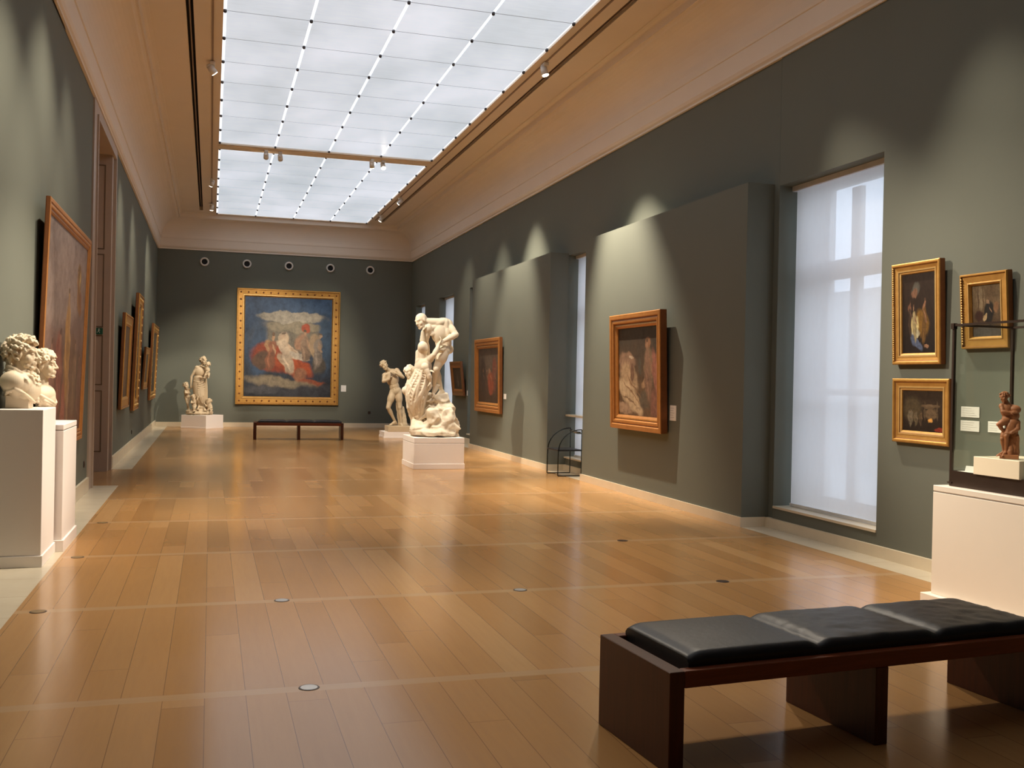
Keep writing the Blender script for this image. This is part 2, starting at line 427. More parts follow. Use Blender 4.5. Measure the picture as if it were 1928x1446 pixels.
# cross beam of the skylight
bm = newbm(); box(bm, SX0 - .03, SX1 + .03, 20.33, 20.80, 6.035, 6.16); box(bm, SX0 - .03, SX1 + .03, 20.42, 20.70, 6.02, 6.035)
struct('trim_5', bm, M['ceil'], 'plaster cross beam dividing the skylight', 'beam')

# skylight
sk = bpy.data.objects.new('window_1', None); COL.objects.link(sk); sk.location = (2.2, 16, 6.06)
tag(sk, 'long gridded skylight of frosted panels in the ceiling', 'skylight', kind='structure')
P = 1.055
rows = [20.30 - P * (k + 1) for k in range(17)] + [20.88 + P * k for k in range(8)]
bm = newbm(); box(bm, -.5, .5, -.5, .5, 0, .012)
pan0 = None
me_panel = None
for y in rows:
    for c in range(4):
        x = SX0 + P * c
        if me_panel is None:
            o = obj('glass_panel', bm, M['skyl'], sk); me_panel = o.data
        else:
            o = bpy.data.objects.new('glass_panel', me_panel); COL.objects.link(o); o.parent = sk
        first = abs(y - 20.88) < .01; o.location = (x + P / 2 - 2.2, y + P / 2 - 16 + (.035 if first else 0), 0); o.scale = (P - .038, P - (.084 if first else .018), 1)
bm = newbm(); cyl(bm, (0, 0, -.02), (0, 0, .012), .021, 12); cyl(bm, (0, 0, -.028), (0, 0, -.02), .014, 10)
me_c = None
for y in [20.30 - P * k for k in range(0, 9)] + [20.88 + P * k for k in range(0, 9)]:
    for c in range(5):
        x = SX0 + P * c
        if me_c is None:
            o = obj('panel_clip', bm, M['clip'], sk); me_c = o.data
        else:
            o = bpy.data.objects.new('panel_clip', me_c); COL.objects.link(o); o.parent = sk
        o.location = (x - 2.2, y - 16, 0)
bm = newbm(); box(bm, SX0 - .02 - 2.2, SX1 + .02 - 2.2, SY0 - 16, 20.36 - 16, .024, .034); box(bm, SX0 - .02 - 2.2, SX1 + .02 - 2.2, 20.80 - 16, SY1 - 16, .024, .034)
obj('light_box', bm, M['lightbox'], sk)
bm = newbm()
for y in [20.30 - P * k for k in range(0, 17)] + [20.88 + P * k for k in range(1, 8)]:
    box(bm, SX0 - 2.2, SX1 - 2.2, y - .010 - 16, y + .010 - 16, .002, .008)
obj('cross_bar', bm, simple('panel_joint', (.20, .21, .24), .5), sk)

# windows on the right wall
def window(n, y0, y1, zb, lab, full=True):
    w = bpy.data.objects.new('window_%d' % n, None); COL.objects.link(w); w.location = (6.0, (y0 + y1) / 2, 0)
    tag(w, lab, 'window', kind='structure')
    ox, oy = 6.0, (y0 + y1) / 2
    def B(bm, x0, x1, a, b_, z0, z1): box(bm, x0 - ox, x1 - ox, a - oy, b_ - oy, z0, z1)
    bm = newbm(); bm.faces.new([bm.verts.new((6.03 - ox, a - oy, z)) for a, z in ((y0 + .004, .27), (y1 - .055, .27), (y1 - .055, 3.65), (y0 + .004, 3.65))])
    obj('roller_blind', bm, M['blind'], w)
    bm = newbm(); B(bm, 6.018, 6.042, y0 + .004, y1 - .05, .245, .275); obj('blind_bottom_bar', bm, M['winframe'], w)
    bm = newbm(); B(bm, 6.00, 6.06, y0 + .002, y1 - .002, 3.645, 3.699); obj('blind_cassette', bm, M['reveal'], w)
    bm = newbm(); B(bm, XR - .02, 6.40, y0 + .002, y1 - .002, .2155, .24); obj('window_sill', bm, M['basebd'], w)
    # outer frame
    bm = newbm()
    ya, yb = y1 - .17, y0 + .0
    B(bm, 6.36, 6.44, y1 - .17, y1 - .07, .245, 3.698); B(bm, 6.36, 6.44, y0 + .001, y0 + .12, .245, 3.698)
    wpane = .375; y = y1 - .17
    ms = []
    while y - wpane > y0 + .2:
        ms.append(y - wpane); B(bm, 6.37, 6.43, y - wpane - .145, y - wpane, .33, 3.62); y -= wpane + .145
    B(bm, 6.36, 6.44, y0 + .002, y1 - .002, 2.69, 2.89); B(bm, 6.36, 6.44, y0 + .002, y1 - .002, .245, .36); B(bm, 6.36, 6.44, y0 + .002, y1 - .002, 3.66, 3.698)
    B(bm, 6.38, 6.42, y0 + .002, y1 - .002, 1.45, 1.52)
    obj('window_frame', bm, M['winframe'], w)
    bm = newbm(); B(bm, 6.395, 6.40, y0 + .1, y1 - .001, .3, 3.66); obj('window_pane', bm, M['pane'], w)
labs = ['tall window with white blind beside the small framed pictures', 'narrow sliver of window behind the wire chair',
        'window in the recess past the second wall panel', 'window behind the tall marble group', 'farthest window by the end wall corner']
for i, (a, b_) in enumerate(WIN): window(i + 2, a, b_, .22, labs[i])
bm = newbm(); rounded_box(bm, -.10, .14, -.82, .82, -.02, .012, .004)
o = tag(obj('radiator_shelf', bm, M['basebd'], loc=(5.95, 15.285, .955)), 'narrow marble shelf across the window behind the wire chair', 'shelf')
# outside
bm = newbm(); box(bm, 6.5, 60, -30, 60, -.6, -.5); struct('exterior_ground', bm, M['court'], 'pale courtyard outside the windows', 'ground')
bm = newbm(); box(bm, 15, 18, -30, 60, -.5, 3.9)
for k in range(12):
    pass
struct('exterior_wall', bm, M['facade'], 'pale building across the courtyard', 'building')

# door opening in left wall
bm = newbm()
def casing(bm):
    for (y0, y1) in ((13.86, 14.45), (16.5, 17.10)):
        s = 1 if y0 < 15 else -1
        inner = y1 if y0 < 15 else y0
        outer = y0 if y0 < 15 else y1
        a, b_ = sorted((outer, outer + s * .38)); box(bm, XL - .001, XL + .022, a, b_, 0, 4.90)
        a, b_ = sorted((outer + s * .38, inner)); box(bm, XL - .001, XL + .004, a, b_, 0, 4.87)
        a, b_ = sorted((outer + s * .30, outer + s * .36)); box(bm, XL - .001, XL + .045, a, b_, 0, 4.87)
    box(bm, XL - .001, XL + .022, 13.86, 17.10, 4.90, 5.07); box(bm, XL - .001, XL + .045, 14.16, 16.80, 4.87, 4.93)
casing(bm); struct('trim_6', bm, M['casing'], 'taupe moulded casing of the tall doorway', 'door casing')
bm = newbm()
# reveal lining: far jamb (panelled), near jamb, head
def lining(yf, s):
    a, b_ = sorted((yf, yf + s * .05)); box(bm, -2.25, XL, a, b_, 0, 4.9)
lining(16.5, 1); lining(14.45, -1); box(bm, -2.25, XL, 14.45, 16.55, 4.88, 4.95)
# raised frames on far jamb
for z0, z1 in ((.30, 1.25), (1.33, 2.10), (2.22, 3.35), (3.42, 4.72)):
    for (xa, xb, za, zb) in ((-2.1, -2.082, z0, z1), (-1.616, -1.598, z0, z1), (-2.082, -1.616, z0, z0 + .018), (-2.082, -1.616, z1 - .018, z1)):
        box(bm, xa, xb, 16.494, 16.5, za, zb, 1)
struct('door_1', bm, [M['casing'], M['casing_d']], 'panelled lining of the tall doorway', 'doorway')
bm = newbm(); box(bm, -2.32, -2.25, 14.3, 16.7, 0, 5.0)
for z0, z1 in ((.3, 2.0), (2.2, 4.6)):
    for y0 in (14.65, 15.45):
        box(bm, -2.25, -2.235, y0, y0 + .6, z0, z1)
struct('door_2', bm, M['casing'], 'closed taupe door at the back of the doorway', 'door')
t = thing('exit_sign', 'small dark green exit sign on the panelled doorway lining', 'exit sign', (-1.655, 16.487, 2.16))
bm = newbm(); rounded_box(bm, -.055, .055, -.012, .004, -.05, .05, .004); obj('sign_plate', bm, M['sign_g'], t)
bm = newbm()   # running figure
cyl(bm, (.0, -.014, .032), (.0, -.0125, .032), .008, 10); tube(bm, [(0, -.0135, .022), (-.006, -.0135, -.002)], .006, 6)
tube(bm, [(-.006, -.0135, -.002), (.008, -.0135, -.012), (.012, -.0135, -.03)], .003, 6); tube(bm, [(-.006, -.0135, -.002), (-.018, -.0135, -.018), (-.032, -.0135, -.018)], .003, 6)
tube(bm, [(0, -.0135, .02), (.016, -.0135, .012)], .0025, 6); tube(bm, [(0, -.0135, .02), (-.016, -.0135, .016)], .0025, 6)
obj('running_figure', bm, M['sign_w'], t)

# ------------------------------------------------------------------ framed paintings
def frame_mesh(w, h, prof):
    """prof: (inset, out, material index of the face that follows)"""
    bm = newbm(); rows = []
    for d, yo, mi in prof:
        rows.append([bm.verts.new(p) for p in ((-w / 2 + d, -yo, d), (w / 2 - d, -yo, d), (w / 2 - d, -yo, h - d), (-w / 2 + d, -yo, h - d))])
    for i, (a, b_) in enumerate(zip(rows, rows[1:])):
        for k in range(4):
            f = bm.faces.new((a[k], a[(k + 1) % 4], b_[(k + 1) % 4], b_[k])); f.material_index = prof[i][2]
    return bm
def beads(w, h, d, out, r, step, stretch=1.0, sides='LRTB'):
    bm = newbm()
    def bead(x, z, rot):
        b2 = bmesh.new(); bmesh.ops.create_icosphere(b2, subdivisions=1, radius=r)
        for f in b2.faces: f.smooth = True
        merge(bm, b2, 0, Matrix.Translation((x, -out, z)) @ Matrix.Rotation(rot, 4, 'Y') @ Matrix.Diagonal((stretch, .6, 1, 1)))
    nx = max(2, int((w - 2 * d) / step)); nz = max(2, int((h - 2 * d) / step))
    for k in range(nx + 1):
        x = -w / 2 + d + (w - 2 * d) * k / nx
        if 'B' in sides: bead(x, d, 0)
        if 'T' in sides: bead(x, h - d, 0)
    for k in range(1, nz):
        z = d + (h - 2 * d) * k / nz
        if 'L' in sides: bead(-w / 2 + d, z, PI / 2)
        if 'R' in sides: bead(w / 2 - d, z, PI / 2)
    return bm
def painting(name, label, wall, pos, w, z0, z1, xb, xt, fw, depth, style, cmat, group=None, beadspec=None):
    """pos: centre along the wall; xb/xt: front plane coordinate at the bottom and top"""
    h = z1 - z0
    if wall == 'R': tilt = math.atan2(xb - xt, h); loc = (xb + depth, pos, z0); rz = -PI / 2
    elif wall == 'L': tilt = math.atan2(xt - xb, h); loc = (xb - depth, pos, z0); rz = PI / 2
    else: tilt = math.atan2(xb - xt, h); loc = (pos, xb + depth, z0); rz = 0
    hh = h / math.cos(tilt)
    t = thing(name, label, 'painting', loc, (tilt, 0, rz), group)
    D = depth
    if style == 'ornate':
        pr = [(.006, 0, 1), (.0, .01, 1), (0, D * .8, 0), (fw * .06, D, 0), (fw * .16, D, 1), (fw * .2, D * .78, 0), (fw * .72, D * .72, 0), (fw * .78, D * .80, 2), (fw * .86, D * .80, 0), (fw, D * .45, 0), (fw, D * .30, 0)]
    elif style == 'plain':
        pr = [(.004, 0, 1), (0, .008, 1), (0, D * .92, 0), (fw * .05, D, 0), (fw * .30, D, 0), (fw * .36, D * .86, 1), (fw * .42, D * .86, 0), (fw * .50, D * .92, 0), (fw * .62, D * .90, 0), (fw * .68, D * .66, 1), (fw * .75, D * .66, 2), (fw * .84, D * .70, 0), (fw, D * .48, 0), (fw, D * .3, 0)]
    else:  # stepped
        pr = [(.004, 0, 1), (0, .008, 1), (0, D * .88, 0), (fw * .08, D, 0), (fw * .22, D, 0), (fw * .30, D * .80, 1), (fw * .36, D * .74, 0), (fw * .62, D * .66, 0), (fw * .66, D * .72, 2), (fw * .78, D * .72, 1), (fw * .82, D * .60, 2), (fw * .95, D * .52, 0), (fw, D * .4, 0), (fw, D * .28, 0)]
    mats = {'ornate': [M['gold'], M['gold_d'], M['gold_b']], 'plain': [M['gold_o'], M['gold_d'], M['gold_b']],
            'stepped': [M['gold'], M['gold_d'], M['gold_b']]}[style]
    if cmat[1]: mats = cmat[1]
    fb = frame_mesh(w, hh, pr)
    if beadspec: merge(fb, beads(w, hh, *beadspec[:6]), 2 if len(beadspec) < 7 else 1)
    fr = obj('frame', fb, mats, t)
    bm = newbm(); i = fw - .004; box(bm, -w / 2 + i, w / 2 - i, -D * .36, -D * .30, i, hh - i)
    obj('canvas', bm, cmat[0], t)
    bm = newbm(); box(bm, -w / 2 + .01, w / 2 - .01, -.012, 0, .01, hh - .01)
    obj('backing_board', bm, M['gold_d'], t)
    return t

def folk(x, y, h, skin, cloth, lean=0, asp=1.0, e=.4):
    # a loosely brushed standing shape: robe, shoulders, head, arm
    w = h * asp
    return [(x, y + h * .28, w * .15, h * .30, lean, cloth, e), (x + lean * -h * .3, y + h * .60, w * .13, h * .15, lean, tuple(c * 1.25 for c in cloth), e),
            (x - lean * h * .45, y + h * .83, w * .050, h * .075, lean, skin, .35), (x + w * .10, y + h * .55, w * .035, h * .14, .5 + lean, skin, .4),
            (x - w * .05, y + h * .25, w * .03, h * .22, lean + .15, tuple(c * 1.5 for c in cloth), .5), (x - lean * h * .45, y + h * .90, w * .055, h * .03, 0, tuple(c * .35 for c in skin), .5)]
CR = (.62, .50, .36)
cv_main = canvas_mat('canvas_sky_and_figures', (.030, .034, .042), (.06, .115, .215), [
    (.5, .60, .40, .20, 0, (.20, .17, .125), .5), (.55, .80, .40, .06, -.02, (.42, .37, .29), .22), (.55, .70, .33, .05, 0, (.30, .25, .17), .3),
    (.16, .48, .10, .30, 0, (.05, .09, .16), .5), (.92, .55, .07, .3, 0, (.05, .09, .15), .5),
    (.33, .40, .25, .15, -.15, (.33, .055, .018), .35), (.55, .32, .24, .09, -.35, (.40, .075, .02), .35), (.2, .36, .10, .08, .3, (.13, .07, .04), .4),
    (.28, .50, .055, .09, .2, (.46, .25, .12), .3), (.50, .47, .15, .055, -.55, (.66, .50, .34), .3), (.45, .36, .11, .035, -1.0, (.60, .42, .27), .35),
    (.44, .58, .05, .075, .4, (.60, .45, .30), .35), (.62, .41, .12, .03, -.3, (.62, .52, .40), .4),
    (.65, .55, .08, .09, 0, (.40, .22, .13), .45), (.80, .52, .065, .12, .1, (.42, .29, .17), .4), (.70, .69, .055, .04, 0, (.42, .08, .03), .35), (.85, .33, .08, .09, 0, (.10, .08, .06), .5),
    (.64, .22, .07, .07, 0, (.34, .15, .08), .4), (.78, .155, .16, .03, -.1, (.34, .09, .04), .4),
    *folk(.30, .26, .42, (.50, .29, .16), (.26, .10, .05), -.15, .9), *folk(.50, .24, .44, (.62, .44, .29), (.52, .40, .28), .35, .9), *folk(.70, .36, .34, (.42, .25, .15), (.26, .17, .11), .1, .9), *folk(.84, .30, .38, (.42, .28, .18), (.24, .19, .15), -.1, .9), (.45, .14, .45, .05, -.1, (.30, .24, .16), .7), (.75, .05, .35, .07, .1, (.055, .058, .07), .6), (.2, .07, .2, .05, 0, (.09, .09, .10), .6)], 5)
def cm(n, lo, hi, bl, ns=4, fr=None): return (canvas_mat(n, lo, hi, bl, ns), fr)
painting('framed_painting', 'very large gilt-framed figure scene centred on the end wall', 'B', 2.18, 2.98, .66, 4.05, 30.0, 29.95, .235, .10, 'ornate', (cv_main, None), beadspec=(.115, .082, .030, .20, 1.0, 'LRTB', 'dark'))
painting('framed_painting', 'tall wood-framed picture with a pale draped shape on the near projecting panel', 'R', 12.225, 1.65, .905, 2.47, 5.412, 5.365, .19, .10, 'plain',
    cm('canvas_pale_cloth', (.15, .085, .045), (.055, .045, .035), [(.22, .62, .22, .10, -.1, (.33, .20, .13), .4), (.2, .50, .17, .05, -.2, (.24, .12, .08), .4), (.28, .42, .25, .16, -.6, (.50, .34, .20), .4), (.30, .22, .36, .12, -.5, (.60, .44, .27), .3), (.15, .08, .2, .07, -.1, (.42, .28, .18), .35),
       (.55, .56, .04, .10, .2, (.10, .09, .07), .5), (.76, .80, .07, .08, .1, (.34, .17, .09), .35), (.78, .56, .12, .20, .1, (.25, .17, .10), .4), (.92, .50, .06, .24, .15, (.36, .14, .10), .4), (.70, .38, .10, .05, .5, (.44, .27, .15), .4), (.66, .18, .12, .10, 0, (.13, .10, .07), .5), (.9, .15, .10, .16, 0, (.26, .11, .08), .5), (.33, .66, .06, .012, 0, (.55, .42, .30), .5), *folk(.76, .18, .74, (.36, .20, .12), (.23, .13, .085), .05, .75), (.40, .33, .20, .012, -.55, (.30, .17, .09), .5), (.34, .27, .24, .012, -.5, (.34, .20, .11), .5), (.28, .17, .2, .010, -.3, (.30, .19, .11), .5), (.36, .50, .05, .12, .1, (.20, .11, .07), .5)]))
painting('framed_painting', 'dark gilt-framed painting with a red-robed shape beyond the tall marble group', 'R', 19.79, 1.94, .86, 2.38, 5.45, 5.42, .20, .07, 'plain',
    cm('canvas_red_robe', (.075, .045, .03), (.11, .085, .065), [(.5, .75, .2, .2, 0, (.15, .115, .085), .6), (.62, .36, .14, .22, .15, (.32, .085, .045), .35), (.56, .58, .06, .05, 0, (.42, .24, .14), .4), (.44, .50, .05, .05, 0, (.36, .2, .12), .4), (.25, .55, .12, .26, .1, (.05, .035, .03), .5), (.80, .62, .10, .2, 0, (.22, .07, .045), .5), *folk(.60, .16, .52, (.42, .24, .14), (.30, .075, .04), .05, .8), *folk(.42, .20, .46, (.34, .20, .12), (.10, .06, .045), -.05, .8), *folk(.24, .18, .5, (.26, .15, .09), (.055, .04, .035), 0, .8), *folk(.82, .2, .5, (.26, .15, .09), (.15, .06, .045), 0, .8)]))
painting('framed_painting', 'small dark tilted picture on the window wall behind the marble group', 'R', 23.66, 1.13, 1.13, 1.96, 5.785, 5.69, .16, .06, 'stepped',
    cm('canvas_dusk_small', (.06, .04, .025), (.10, .065, .04), [(.5, .4, .12, .3, 0, (.16, .11, .075), .5), (.55, .3, .08, .12, 0, (.22, .16, .11), .4)], 4, [M['frame_brown'], M['gold_d'], M['gold_o']]))
painting('framed_painting', 'upright gilt-framed dark picture with a bright yellow-white shape beside the tall window', 'R', 7.175, .61, 1.75, 2.63, 5.785, 5.755, .098, .062, 'stepped',
    cm('canvas_candlelit', (.016, .010, .008), (.035, .018, .010), [(.42, .80, .12, .07, .3, (.12, .11, .09), .6), (.38, .75, .10, .05, .4, (.24, .12, .07), .5), (.23, .57, .05, .05, 0, (.22, .10, .06), .5), (.66, .57, .035, .05, 0, (.36, .17, .09), .4), (.60, .38, .20, .16, -.3, (.24, .12, .02), .5), (.38, .35, .13, .12, .3, (.70, .56, .25), .45), (.40, .24, .13, .05, .1, (.60, .54, .36), .4), (.42, .14, .20, .06, -.4, (.10, .13, .22), .4), (.72, .09, .07, .02, .2, (.32, .17, .10), .4), *folk(.38, .14, .52, (.36, .20, .12), (.34, .27, .14), .1, .7), *folk(.66, .12, .60, (.34, .17, .10), (.15, .075, .02), -.1, .7), *folk(.24, .20, .5, (.20, .10, .06), (.05, .03, .02), 0, .6)]),
    beadspec=(.022, .060, .009, .019, 1.0, 'L'))
painting('framed_painting', 'small gilt-framed picture of a seated black-robed shape, partly behind the glass case', 'R', 6.40, .50, 1.87, 2.465, 5.80, 5.765, .095, .062, 'ornate',
    cm('canvas_study_room', (.05, .026, .012), (.20, .135, .07), [(.30, .75, .14, .22, 0, (.26, .19, .11), .35), (.62, .80, .18, .2, -.4, (.16, .10, .05), .5), (.56, .46, .16, .22, -.2, (.008, .007, .006), .3), (.50, .66, .035, .045, 0, (.36, .22, .13), .4), (.43, .38, .09, .05, .6, (.46, .33, .17), .35), (.25, .40, .15, .10, 0, (.045, .016, .01), .5), (.80, .56, .08, .10, 0, (.25, .13, .06), .5), (.5, .08, .6, .12, 0, (.11, .10, .095), .4), *folk(.58, .20, .56, (.36, .22, .13), (.012, .010, .009), .1, .8), (.22, .72, .02, .25, 0, (.12, .07, .035), .4), (.38, .74, .02, .25, 0, (.14, .085, .04), .4), (.43, .36, .08, .045, .6, (.50, .36, .19), .3)]),
    beadspec=(.020, .062, .009, .020, 1.0, 'L'))
painting('framed_painting', 'wide low gilt-framed dark interior with a small fire glow, lowest beside the tall window', 'R', 7.125, .71, 1.07, 1.628, 5.80, 5.79, .105, .055, 'stepped',
    cm('canvas_fireside', (.020, .012, .008), (.045, .026, .014), [(.25, .55, .22, .3, 0, (.085, .06, .03), .6), (.20, .34, .06, .17, 0, (.19, .15, .10), .4), (.34, .33, .05, .15, 0, (.17, .13, .08), .4), (.46, .35, .05, .13, 0, (.13, .085, .04), .5), (.68, .62, .22, .05, 0, (.15, .095, .05), .35), (.72, .44, .15, .13, 0, (.17, .11, .06), .4), (.69, .27, .05, .05, 0, (.85, .42, .10), .5), (.90, .08, .12, .05, 0, (.30, .04, .02), .4), *folk(.20, .12, .42, (.22, .15, .09), (.14, .11, .07), 0, .6), *folk(.33, .14, .38, (.20, .13, .08), (.12, .09, .05), .05, .6), *folk(.46, .14, .36, (.16, .10, .06), (.08, .05, .03), 0, .6), (.56, .50, .02, .22, 0, (.12, .08, .045), .5), (.86, .50, .02, .22, 0, (.12, .08, .045), .5), (.70, .64, .20, .02, 0, (.18, .12, .07), .5)]))
o = painting('framed_painting', 'huge orange-framed painting with reddish figures beside the doorway, behind the busts', 'L', 11.35, 3.2, .736, 3.11, -1.468, -1.398, .13, .042, 'plain',
    cm('canvas_crowd_sky', (.20, .09, .055), (.34, .27, .24), [(.5, .75, .5, .2, .2, (.40, .31, .27), .6), (.80, .80, .05, .09, .3, (.28, .16, .06), .35), (.83, .68, .05, .07, .2, (.34, .15, .06), .35), (.83, .78, .012, .06, 0, (.62, .42, .16), .5), (.55, .42, .07, .25, .08, (.50, .29, .10), .4), (.58, .50, .03, .14, .05, (.66, .42, .16), .5), (.35, .34, .09, .17, .1, (.38, .13, .09), .4), (.22, .25, .10, .2, 0, (.24, .11, .08), .4), (.72, .30, .09, .2, 0, (.22, .13, .08), .5), (.86, .25, .06, .18, 0, (.17, .11, .07), .5), (.50, .14, .05, .13, 0, (.44, .16, .11), .4), (.62, .17, .03, .12, 0, (.44, .27, .15), .4), *folk(.55, .22, .55, (.58, .36, .18), (.44, .25, .09), .06, .7), *folk(.36, .10, .45, (.42, .22, .14), (.36, .14, .10), -.08, .8), *folk(.20, .08, .40, (.36, .2, .13), (.24, .12, .09), .05, .8), *folk(.76, .10, .44, (.4, .24, .15), (.24, .15, .09), -.05, .8), *folk(.90, .08, .36, (.34, .2, .13), (.2, .11, .08), 0, .8), *folk(.80, .62, .26, (.5, .3, .14), (.34, .18, .07), .3, .8)], 3, [M['gold_o'], M['gold_d'], M['gold_o']]))
gb = 'gilt-framed paintings on the far left wall'
painting('framed_painting', 'gilt-framed painting nearest the doorway on the far left wall', 'L', 18.8, 1.6, .90, 2.55, -1.43, -1.377, .20, .065, 'ornate', cm('canvas_left_brown', (.10, .06, .035), (.16, .11, .07), [(.5, .4, .2, .3, 0, (.24, .15, .08), .5)]), gb)
painting('framed_painting', 'tallest gilt-framed painting on the far left wall, second after the doorway', 'L', 21.45, 1.3, .78, 3.10, -1.428, -1.351, .22, .075, 'ornate', cm('canvas_left_tall', (.14, .09, .05), (.24, .22, .18), [(.5, .4, .25, .2, 0, (.30, .18, .09), .5)]), gb, beadspec=(.10, .062, .03, .16))
painting('framed_painting', 'smallest low gilt-framed painting on the far left wall', 'L', 24.7, 1.5, 1.15, 2.12, -1.45, -1.39, .16, .055, 'ornate', cm('canvas_left_small', (.10, .06, .04), (.15, .12, .08), [(.5, .5, .2, .2, 0, (.2, .13, .08), .5)]), gb)
painting('framed_painting', 'bright gilt-framed painting last before the end wall on the far left wall', 'L', 27.7, 2.4, .84, 2.78, -1.44, -1.37, .20, .065, 'ornate', cm('canvas_left_last', (.10, .07, .045), (.16, .13, .10), [(.5, .5, .2, .2, 0, (.2, .13, .08), .5)]), gb, beadspec=(.09, .055, .028, .15))

# wall labels
def wlabel(label, wall, a, z, w, h, x, nl=4, name='wall_label'):
    rz = {'R': -PI / 2, 'L': PI / 2, 'B': 0}[wall]
    loc = (x, a, z) if wall != 'B' else (a, x, z)
    t = thing(name, label, 'label', loc, (0, 0, rz))
    bm = newbm(); box(bm, -w / 2, w / 2, -.006, 0, -h / 2, h / 2); 
    for k in range(nl):
        z_ = h / 2 - h * (.18 + .62 * k / max(1, nl - 1)); ww = w * random.uniform(.45, .8)
        box(bm, -w * .42, -w * .42 + ww, -.0068, -.0058, z_ - h * .012, z_ + h * .012, 1)
    obj('card', bm, [M['card'], M['ink']], t)
wlabel('tall white text label right of the picture with the pale draped shape', 'R', 11.29, 1.17, .17, .19, 5.53, 5)
wlabel('small white label right of the red-robed painting', 'R', 18.70, 1.21, .16, .10, 5.53, 3)
wlabel('small white label right of the small dark tilted picture', 'R', 22.99, 1.20, .07, .12, XR, 2)
wlabel('white label right of the very large painting on the end wall', 'B', 3.83, 1.17, .15, .19, YB, 4)
wlabel('upper of the two white labels seen through the glass case', 'R', 6.58, 1.362, .20, .085, XR - .012, 4)
wlabel('lower of the two white labels seen through the glass case', 'R', 6.58, 1.25, .205, .085, XR - .012, 4)
wlabel('white label partly hidden by the terracotta figurine', 'R', 6.30, 1.255, .17, .085, XR - .012, 4)
wlabel('small white label just right of the huge orange-framed painting by the doorway', 'L', 13.12, 1.86, .10, .16, XL, 3)
# sockets
for i, (wall, a, x, z, lab) in enumerate((('L', 21.4, XL, .33, 'small grey wall socket low on the far left wall'), ('L', 13.55, XL, .37, 'small grey wall socket just before the doorway'), ('B', 4.62, YB, .45, 'small dark wall socket on the end wall'))):
    t = thing('wall_socket', lab, 'socket', (x, a, z) if wall == 'L' else (a, x, z), (0, 0, PI / 2 if wall == 'L' else 0))
    bm = newbm(); rounded_box(bm, -.04, .04, -.012, 0, -.04, .04, .004); cyl(bm, (0, -.014, 0), (0, -.012, 0), .02, 12); obj('plate', bm, M['metal'], t)

# air nozzles on end wall
for i, x in enumerate((-.23, .955, 2.155, 3.368, 4.562)):
    ordn = ('first', 'second', 'third', 'fourth', 'fifth')[i]
    t = thing('air_nozzle', 'round white air nozzle high on the end wall, %s of five from the left' % ordn, 'air nozzle', (x, YB, 4.76), group='round air nozzles in a row on the end wall')
    bm = newbm(); pr = [(.085, .0), (.125, 0), (.128, -.02), (.118, -.055), (.095, -.06), (.082, -.045), (.080, -.01)]
    n = 28; rr = [[bm.verts.new((r * math.cos(2 * PI * k / n), y, r * math.sin(2 * PI * k / n))) for k in range(n)] for r, y in pr]
    for a, b_ in zip(rr, rr[1:]):
        for k in range(n): bm.faces.new((a[k], a[(k + 1) % n], b_[(k + 1) % n], b_[k])).smooth = True
    obj('ring', bm, M['canw'], t)
    bm = newbm(); cyl(bm, (0, -.012, 0), (0, -.008, 0), .09, 28); obj('dark_opening', bm, M['black'], t)

# floor discs
for (x, y, lab, mt) in ((.495, 5.0, 'round aluminium floor cover nearest the camera', 'alu'), (.495, 6.98, 'round aluminium floor cover in the second pale strip', 'alu'),
                        (2.21, 6.98, 'grey round floor cover near the middle of the second pale strip', 'alu'), (3.87, 6.97, 'dark round floor cover on the second strip in front of the bench', 'metal'),
                        (3.87, 8.95, 'dark round floor cover on the third strip towards the window', 'metal'), (-1.03, 6.96, 'brown round floor cover beside the left marble border', 'brass'),
                        (-1.03, 8.93, 'brown round floor cover level with the front bust', 'brass'), (-1.03, 10.92, 'brown round floor cover level with the rear bust', 'brass')):
    t = thing('floor_cover', lab, 'floor cover', (x, y, 0))
    bm = newbm(); cyl(bm, (0, 0, 0), (0, 0, .002), .052, 28, r1=.050); obj('rim', bm, M['metal'], t)
    bm = newbm(); cyl(bm, (0, 0, .002), (0, 0, .003), .042, 28); obj('plate', bm, M[mt], t)

